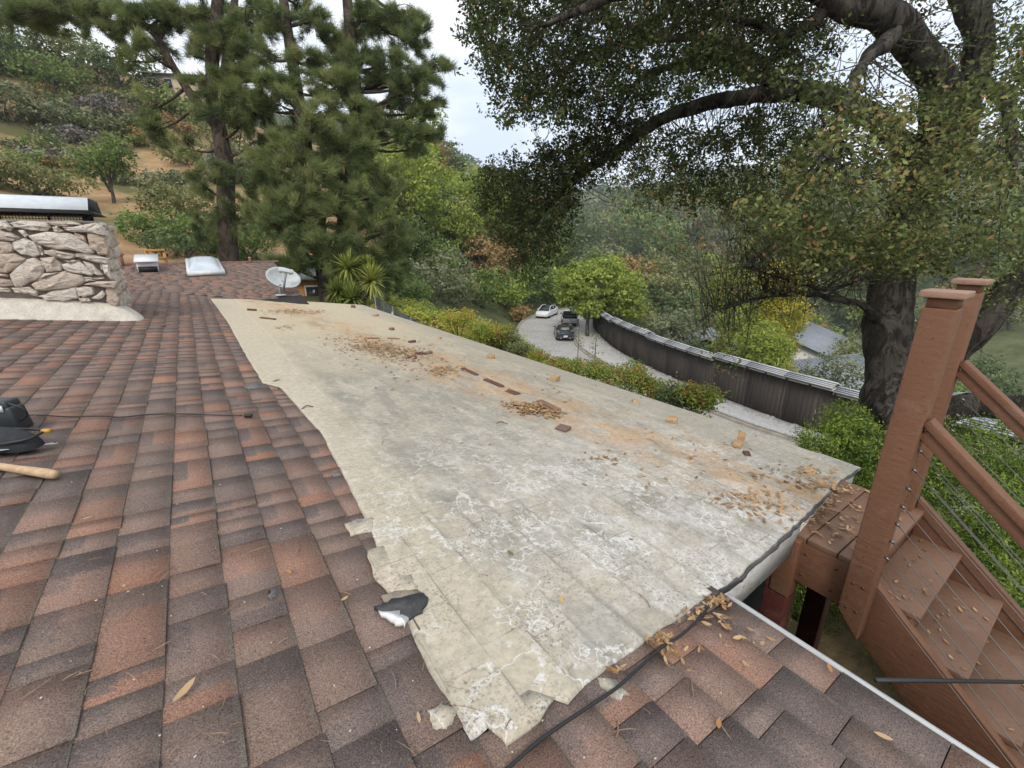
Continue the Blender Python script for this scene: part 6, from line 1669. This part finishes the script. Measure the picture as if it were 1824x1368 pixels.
for (px, py, t, w, l, rm, wm) in ((1332,356,.62,18,'white house high on the far slope',TERR,WALLW),(1215,345,.7,16,'pale house on the far ridge left of the white one',TERR,WALLT),(1465,372,.5,14,'tan house across the valley to the right',ROOFM,WALLT),(1150,372,.48,12,'white house low on the far slope behind the oak limb',TERR,WALLW),(905,336,.62,14,'pale house under the far left ridge',TERR,WALLW)):
    p = on_ground(px, py, .2, 3); p = p if np.linalg.norm(p) < 1500 else place(px, py, t, 0)
    gable(l, p, w, w*.6, 4.5, 2, random.uniform(-.5,.5), wm, rm, 4)
hp_ = on_ground(338, 182, .03, .3); gable('pale hilltop house above the dry slope', hp_+np.array([0,0,-.2]), 8, 6, 2.6, .7, YAW*-1+.2, WALLT, ROOFM, 4)
fa, fb = on_ground(262, 165, .03, .3), on_ground(372, 196, .03, .3)
ft = empty('hilltop_fence', (fa+fb)/2, 'low white fence along the hilltop', 'fence')
for z in (.4, .9): bm = MB(); bm.bar(fa+np.array([0,0,z]), fb+np.array([0,0,z]), .12, .22); bm.build('rail', WHITE, ft)
for k in range(9): p = fa+(fb-fa)*k/8; bm = MB(); bm.box(p+np.array([0,0,.4]), (.16,.16,1.5)); bm.build('post', WHITE, ft)
sh = at_t(534, 480, .0262); shz = ground(*sh[:2])
shed = gable('garden shed with pale roof and orange timber wall behind the dish', np.array([sh[0], sh[1]+.6, sh[2]-2.2]), 3.4, 2.6, 1.9, .45, -.35, ORW, ROOFM, 2, 10, 'garden_shed', .35)
# garden path with dark stepping pads beyond the wall
pa, pb = at_z(1150, 612, ROAD_Z-.05), at_z(1098, 572, ROAD_Z-.05)
dd = unit(pb-pa); sd = np.array([dd[1], -dd[0], 0])
bm = MB(); bm.hexa([pa-sd*2-np.array([0,0,.9]),pa+sd*2-np.array([0,0,.9]),pb+sd*2-np.array([0,0,.9]),pb-sd*2-np.array([0,0,.9]),pa-sd*2,pa+sd*2,pb+sd*2,pb-sd*2]); prop(bm.build('garden_path', PAVE), kind='structure')
for k in range(7):
    p = pa+(pb-pa)*(k+.5)/9-sd*.9; bm = MB(); bm.box(p+np.array([0,0,.03]), (1.0,1.0,.05), Matrix.Rotation(-YAW, 3, 'Z')); prop(bm.build('stepping_pad', DARK), 'dark square stepping pad, %s along the garden path behind the wall' % ORD[k], 'paver', 'stepping pads behind the wall')
# overhead wires
for (a_, b_, l) in (((1030,366,.30),(1330,108,.06),'upper overhead wire crossing behind the oak'),((1050,372,.30),(1330,150,.06),'lower overhead wire crossing behind the oak')):
    A, Bq = at_t(*a_), at_t(*b_); bm = MB(); bm.tube(smooth_path([A, (A+Bq)/2-np.array([0,0,.6]), Bq], 14), .022, 5); prop(bm.build('overhead_wire', DARK), l, 'wire')

# ------------------------------------------------------------------ cars
def carpaint(name, c, rough=.3): return flat(name, c, rough, 0, .5, .6)
CW, CG, CN = carpaint('white_car_paint', (.74,.75,.76)), carpaint('silver_truck_paint', (.56,.57,.58)), carpaint('navy_car_paint', (.018,.022,.038))
CGL = flat('car_glass', (.012,.014,.016), .06); TYRE = flat('tyre_rubber', (.015,.015,.015), .8); RIM = flat('alloy_rim', (.35,.36,.37), .35, .7)
REDL = flat('red_tail_lamp', (.42,.02,.02), .25); HEADL = flat('headlamp_glass', (.7,.72,.74), .15); PLATE = flat('number_plate', (.72,.72,.68), .5)
def loft(stations, name, mat, root, smooth=True):
    """stations: (x, [(y,z)... half section from bottom centre to top centre])"""
    V, Fs = [], []; n = 2*len(stations[0][1])-2
    for x, sec in stations:
        ring = [(x, y, z) for y, z in sec]+[(x, -y, z) for y, z in sec[-2:0:-1]]
        V += ring
    for i in range(len(stations)-1):
        for k in range(n): Fs.append((i*n+k, i*n+(k+1) % n, (i+1)*n+(k+1) % n, (i+1)*n+k))
    Fs.append(tuple(range(n-1, -1, -1))); Fs.append(tuple((len(stations)-1)*n+k for k in range(n)))
    o = np_mesh(name, V, Fs, mat, root, smooth, local=True)
    m_ = o.modifiers.new('b', 'BEVEL'); m_.width = .02; m_.segments = 2; m_.limit_method = 'ANGLE'; m_.angle_limit = .5
    return o
def wheels(root, xs, hw, r):
    for x in xs:
        for s in (-1, 1):
            V, Fs = lathe([(r*.62,-.10),(r*.94,-.11),(r,-.08),(r,.08),(r*.94,.11),(r*.62,.10)], 22)
            V = np.column_stack([V[:, 0]+x, V[:, 2]+s*(hw-.12), V[:, 1]+r]); w_ = np_mesh('wheel', V, Fs, TYRE, root, True, local=True)
            V, Fs = lathe([(.001,.06),(r*.2,.075),(r*.55,.05),(r*.64,.085),(r*.64,-.08)], 18)
            V = np.column_stack([V[:, 0]+x, s*V[:, 2]+s*(hw-.12), V[:, 1]+r]); np_mesh('rim', V, Fs, RIM, w_, True, local=True)
def sec(hw, z0, zb, z1, tuck=.93): return [(0,z0),(hw*.88,z0),(hw,z0+.12),(hw*1.0,zb),(hw*tuck,z1),(0,z1+.03)]
def box_part(name, c, s, mat, root, bev=.01):
    bm = MB(); bm.box(c, s); return bm.build(name, mat, root, local=True, bevel=bev)
def side_mirror(root, x, hw, z, mat):
    for s in (-1, 1): box_part('mirror', (x, s*(hw+.06), z), (.12,.18,.12), mat, root, .03)
def heading(r1, f1, r2, f2):
    a_, b_ = RF(r1, f1), RF(r2, f2); return math.atan2(b_[1]-a_[1], b_[0]-a_[0])
def sedan(label, loc, rz):
    root = empty('parked_car', loc, label, 'car', 'cars parked on the road', rz); hw = .92
    loft([(-2.3,sec(hw*.78,.32,.62,.86)),(-2.1,sec(hw*.95,.22,.65,1.0)),(-1.3,sec(hw,.2,.68,.98)),(0,sec(hw,.2,.66,.92)),(1.0,sec(hw,.2,.66,.90)),(1.7,sec(hw*.98,.2,.6,.78)),(2.15,sec(hw*.88,.22,.5,.64)),(2.34,sec(hw*.66,.3,.42,.54))], 'body', CW, root)
    g = [(-1.95,[(0,.95),(.62,.95),(.58,1.0),(0,1.0)]),(-1.2,[(0,.9),(.80,.92),(.62,1.30),(0,1.34)]),(-.2,[(0,.9),(.82,.90),(.62,1.40),(0,1.45)]),(.35,[(0,.9),(.82,.88),(.60,1.36),(0,1.40)]),(1.35,[(0,.84),(.78,.86),(.66,.89),(0,.92)])]
    loft(g, 'glasshouse', CGL, root)
    for s in (-1, 1):
        bm = MB()
        pp_ = [(1.34,.76,.875),(.35,.63,1.37),(-.25,.645,1.41),(-1.2,.65,1.31),(-1.95,.62,1.0)]
        bm.tube(smooth_path([(x, s*y, z) for x, y, z in pp_], 16), .045, 6); bm.build('roof_rail', CW, root, local=True, smooth=True)
        box_part('pillar', (-.35, s*.735, 1.14), (.08,.06,.42), CW, root)
        bm = MB(); bm.add([(2.2,s*.58,.62),(1.75,s*.84,.74),(1.72,s*.87,.66),(2.2,s*.62,.54)], [(0,1,2,3)]); bm.build('headlight', HEADL, root, local=True).modifiers.new('s','SOLIDIFY').thickness = .03
        box_part('tail_light', (-2.18, s*.7, .85), (.2,.3,.1), REDL, root)
    box_part('bumper_intake', (2.27, 0, .34), (.12,1.0,.10), DARK, root)
    wheels(root, (-1.42, 1.42), hw, .34); side_mirror(root, .75, hw-.05, .98, CW)
    return root
def convertible(label, loc, rz):
    root = empty('parked_car', loc, label, 'car', 'cars parked on the road', rz); hw = .90
    loft([(-2.2,sec(hw*.80,.30,.58,.74)),(-2.0,sec(hw*.97,.2,.62,.84)),(-1.2,sec(hw*1.03,.18,.66,.92)),(-.3,sec(hw,.18,.64,.88)),(.8,sec(hw,.18,.62,.86)),(1.6,sec(hw,.18,.56,.74)),(2.05,sec(hw*.9,.2,.5,.62)),(2.22,sec(hw*.7,.28,.42,.52))], 'body', CN, root)
    loft([(-1.55,[(0,.86),(.60,.88),(.52,.92),(0,.95)]),(-.7,[(0,.84),(.74,.86),(.56,1.22),(0,1.26)]),(.0,[(0,.84),(.76,.86),(.56,1.26),(0,1.30)]),(.3,[(0,.84),(.74,.86),(.54,1.22),(0,1.26)])], 'soft_top', NYL, root)
    loft([(.28,[(0,.84),(.75,.86),(.56,1.2),(0,1.23)]),(1.1,[(0,.80),(.72,.83),(.66,.85),(0,.87)])], 'windscreen', CGL, root)
    for s in (-1, 1):
        loft([(-.75,[(s*.66,.9),(s*.78,.9),(s*.66,1.12),(s*.60,1.12)]),(.15,[(s*.66,.9),(s*.80,.9),(s*.66,1.18),(s*.60,1.18)])], 'side_window', CGL, root, False) if False else box_part('side_window', (-.25, s*.69, 1.0), (.75,.10,.2), CGL, root)
        box_part('tail_light', (-2.08, s*.60, .66), (.18,.34,.10), REDL, root, .03)
        box_part('exhaust', (-2.2, s*.45, .28), (.12,.14,.08), RIM, root, .03)
        box_part('headlight', (2.0, s*.62, .58), (.16,.22,.14), HEADL, root, .06)
    bm = MB(); bm.add([(-1.42,-.42,.985),(-1.42,.42,.985),(-1.02,.40,1.135),(-1.02,-.40,1.135)], [(0,1,2,3)]); bm.build('rear_window', flat('tinted_rear_window', (.22,.24,.12), .1), root, local=True).modifiers.new('s','SOLIDIFY').thickness = .02
    box_part('number_plate', (-2.215, 0, .5), (.03,.38,.16), PLATE, root, .004); box_part('rear_bumper', (-2.16, 0, .36), (.14,1.5,.16), CN, root, .04); box_part('spoiler', (-1.95, 0, .87), (.3,1.1,.05), CN, root, .02)
    wheels(root, (-1.22, 1.28), hw+.02, .33); side_mirror(root, .55, hw-.03, .98, CN)
    return root
def pickup(label, loc, rz):
    root = empty('parked_pickup', loc, label, 'pickup', 'cars parked on the road', rz); hw = .92
    loft([(-.55,sec(hw,.42,.8,1.08,.97)),(1.3,sec(hw,.42,.8,1.06,.97)),(2.3,sec(hw*.97,.42,.78,1.0,.95)),(2.6,sec(hw*.86,.45,.7,.9,.95))], 'body', CG, root)
    for s in (-1, 1): box_part('bed_side', (-1.62, s*.86, .84), (2.12,.10,.56), CG, root, .03)
    box_part('bed_floor', (-1.62, 0, .62), (2.12,1.66,.08), DARK, root, .01); box_part('bed_front', (-.62, 0, .84), (.08,1.66,.5), DARK, root, .01)
    tg = box_part('tailgate', (-2.68, 0, .86), (.07,1.62,.50), CG, root, .02); box_part('tailgate_handle', (-2.725, 0, 1.0), (.03,.22,.06), DARK, tg, .005)
    box_part('rear_bumper', (-2.78, 0, .50), (.18,1.7,.17), DARK, root, .03); box_part('number_plate', (-2.88, 0, .5), (.02,.32,.15), PLATE, root, .004)
    loft([(-.5,[(0,1.0),(.84,1.02),(.72,1.62),(0,1.66)]),(.55,[(0,1.0),(.85,1.02),(.72,1.66),(0,1.70)]),(1.35,[(0,.98),(.82,1.02),(.74,1.08),(0,1.10)])], 'cab_glass', CGL, root)
    loft([(-.54,[(0,1.62),(.74,1.60),(.70,1.70),(0,1.72)]),(.1,[(0,1.66),(.75,1.63),(.70,1.74),(0,1.77)]),(.62,[(0,1.64),(.73,1.62),(.68,1.71),(0,1.74)])], 'cab_roof', CG, root)
    for s in (-1, 1):
        bm = MB(); bm.tube([(-.52,s*.83,1.05),(-.52,s*.72,1.64)], .05, 6); bm.tube([(1.32,s*.80,1.05),(.58,s*.71,1.66)], .04, 6); bm.tube([(.25,s*.84,1.05),(.25,s*.72,1.66)], .035, 6); bm.build('pillar', CG, root, local=True)
        box_part('tail_light', (-2.7, s*.85, .92), (.07,.12,.34), REDL, root, .01); box_part('headlight', (2.55, s*.66, .84), (.12,.3,.16), HEADL, root, .02)
    bm = MB()
    for x in (-1.0, -.75): bm.tube([(x,-.84,1.15),(x,-.80,1.42),(x,.80,1.42),(x,.84,1.15)], .03, 6)
    bm.build('roll_bar', DARK, root, local=True)
    wheels(root, (-1.75, 1.65), hw+.02, .39); side_mirror(root, .95, hw+.02, 1.18, DARK)
    return root
p = at_z(1004, 600, ROAD_Z+.002); convertible('dark navy convertible parked behind the pickup at the kerb', p, heading(4.9, 42, 5.15, 50))
p = at_z(1014, 578, ROAD_Z+.002); pickup('silver pickup truck with open bed parked at the kerb', p, heading(5.6, 50, 6.3, 58))
p = at_z(974, 563, ROAD_Z+.002); sedan('white sedan parked facing the camera on the far kerb', p, heading(4.2, 60, 1.8, 54.6))

# ------------------------------------------------------------------ thin haze over the valley
hz = MB(); z_lo, z_hi = float(gz.min())-1.0, float(gz.max())+16.0; hz.box((0, 0, (z_lo+z_hi)/2), (2760, 2760, z_hi-z_lo)); hz = hz.build('haze', EARTH)
hm, N, L, B = new_mat('haze_air'); N.remove(B)
pv = N.new('ShaderNodeVolumePrincipled'); pv.inputs['Color'].default_value = (.86,.91,1.0,1); pv.inputs['Density'].default_value = .00035; pv.inputs['Anisotropy'].default_value = .2
L.new(pv.outputs[0], N['Material Output'].inputs['Volume'])
hz.data.materials.clear(); hz.data.materials.append(hm); hz['kind'] = 'stuff'
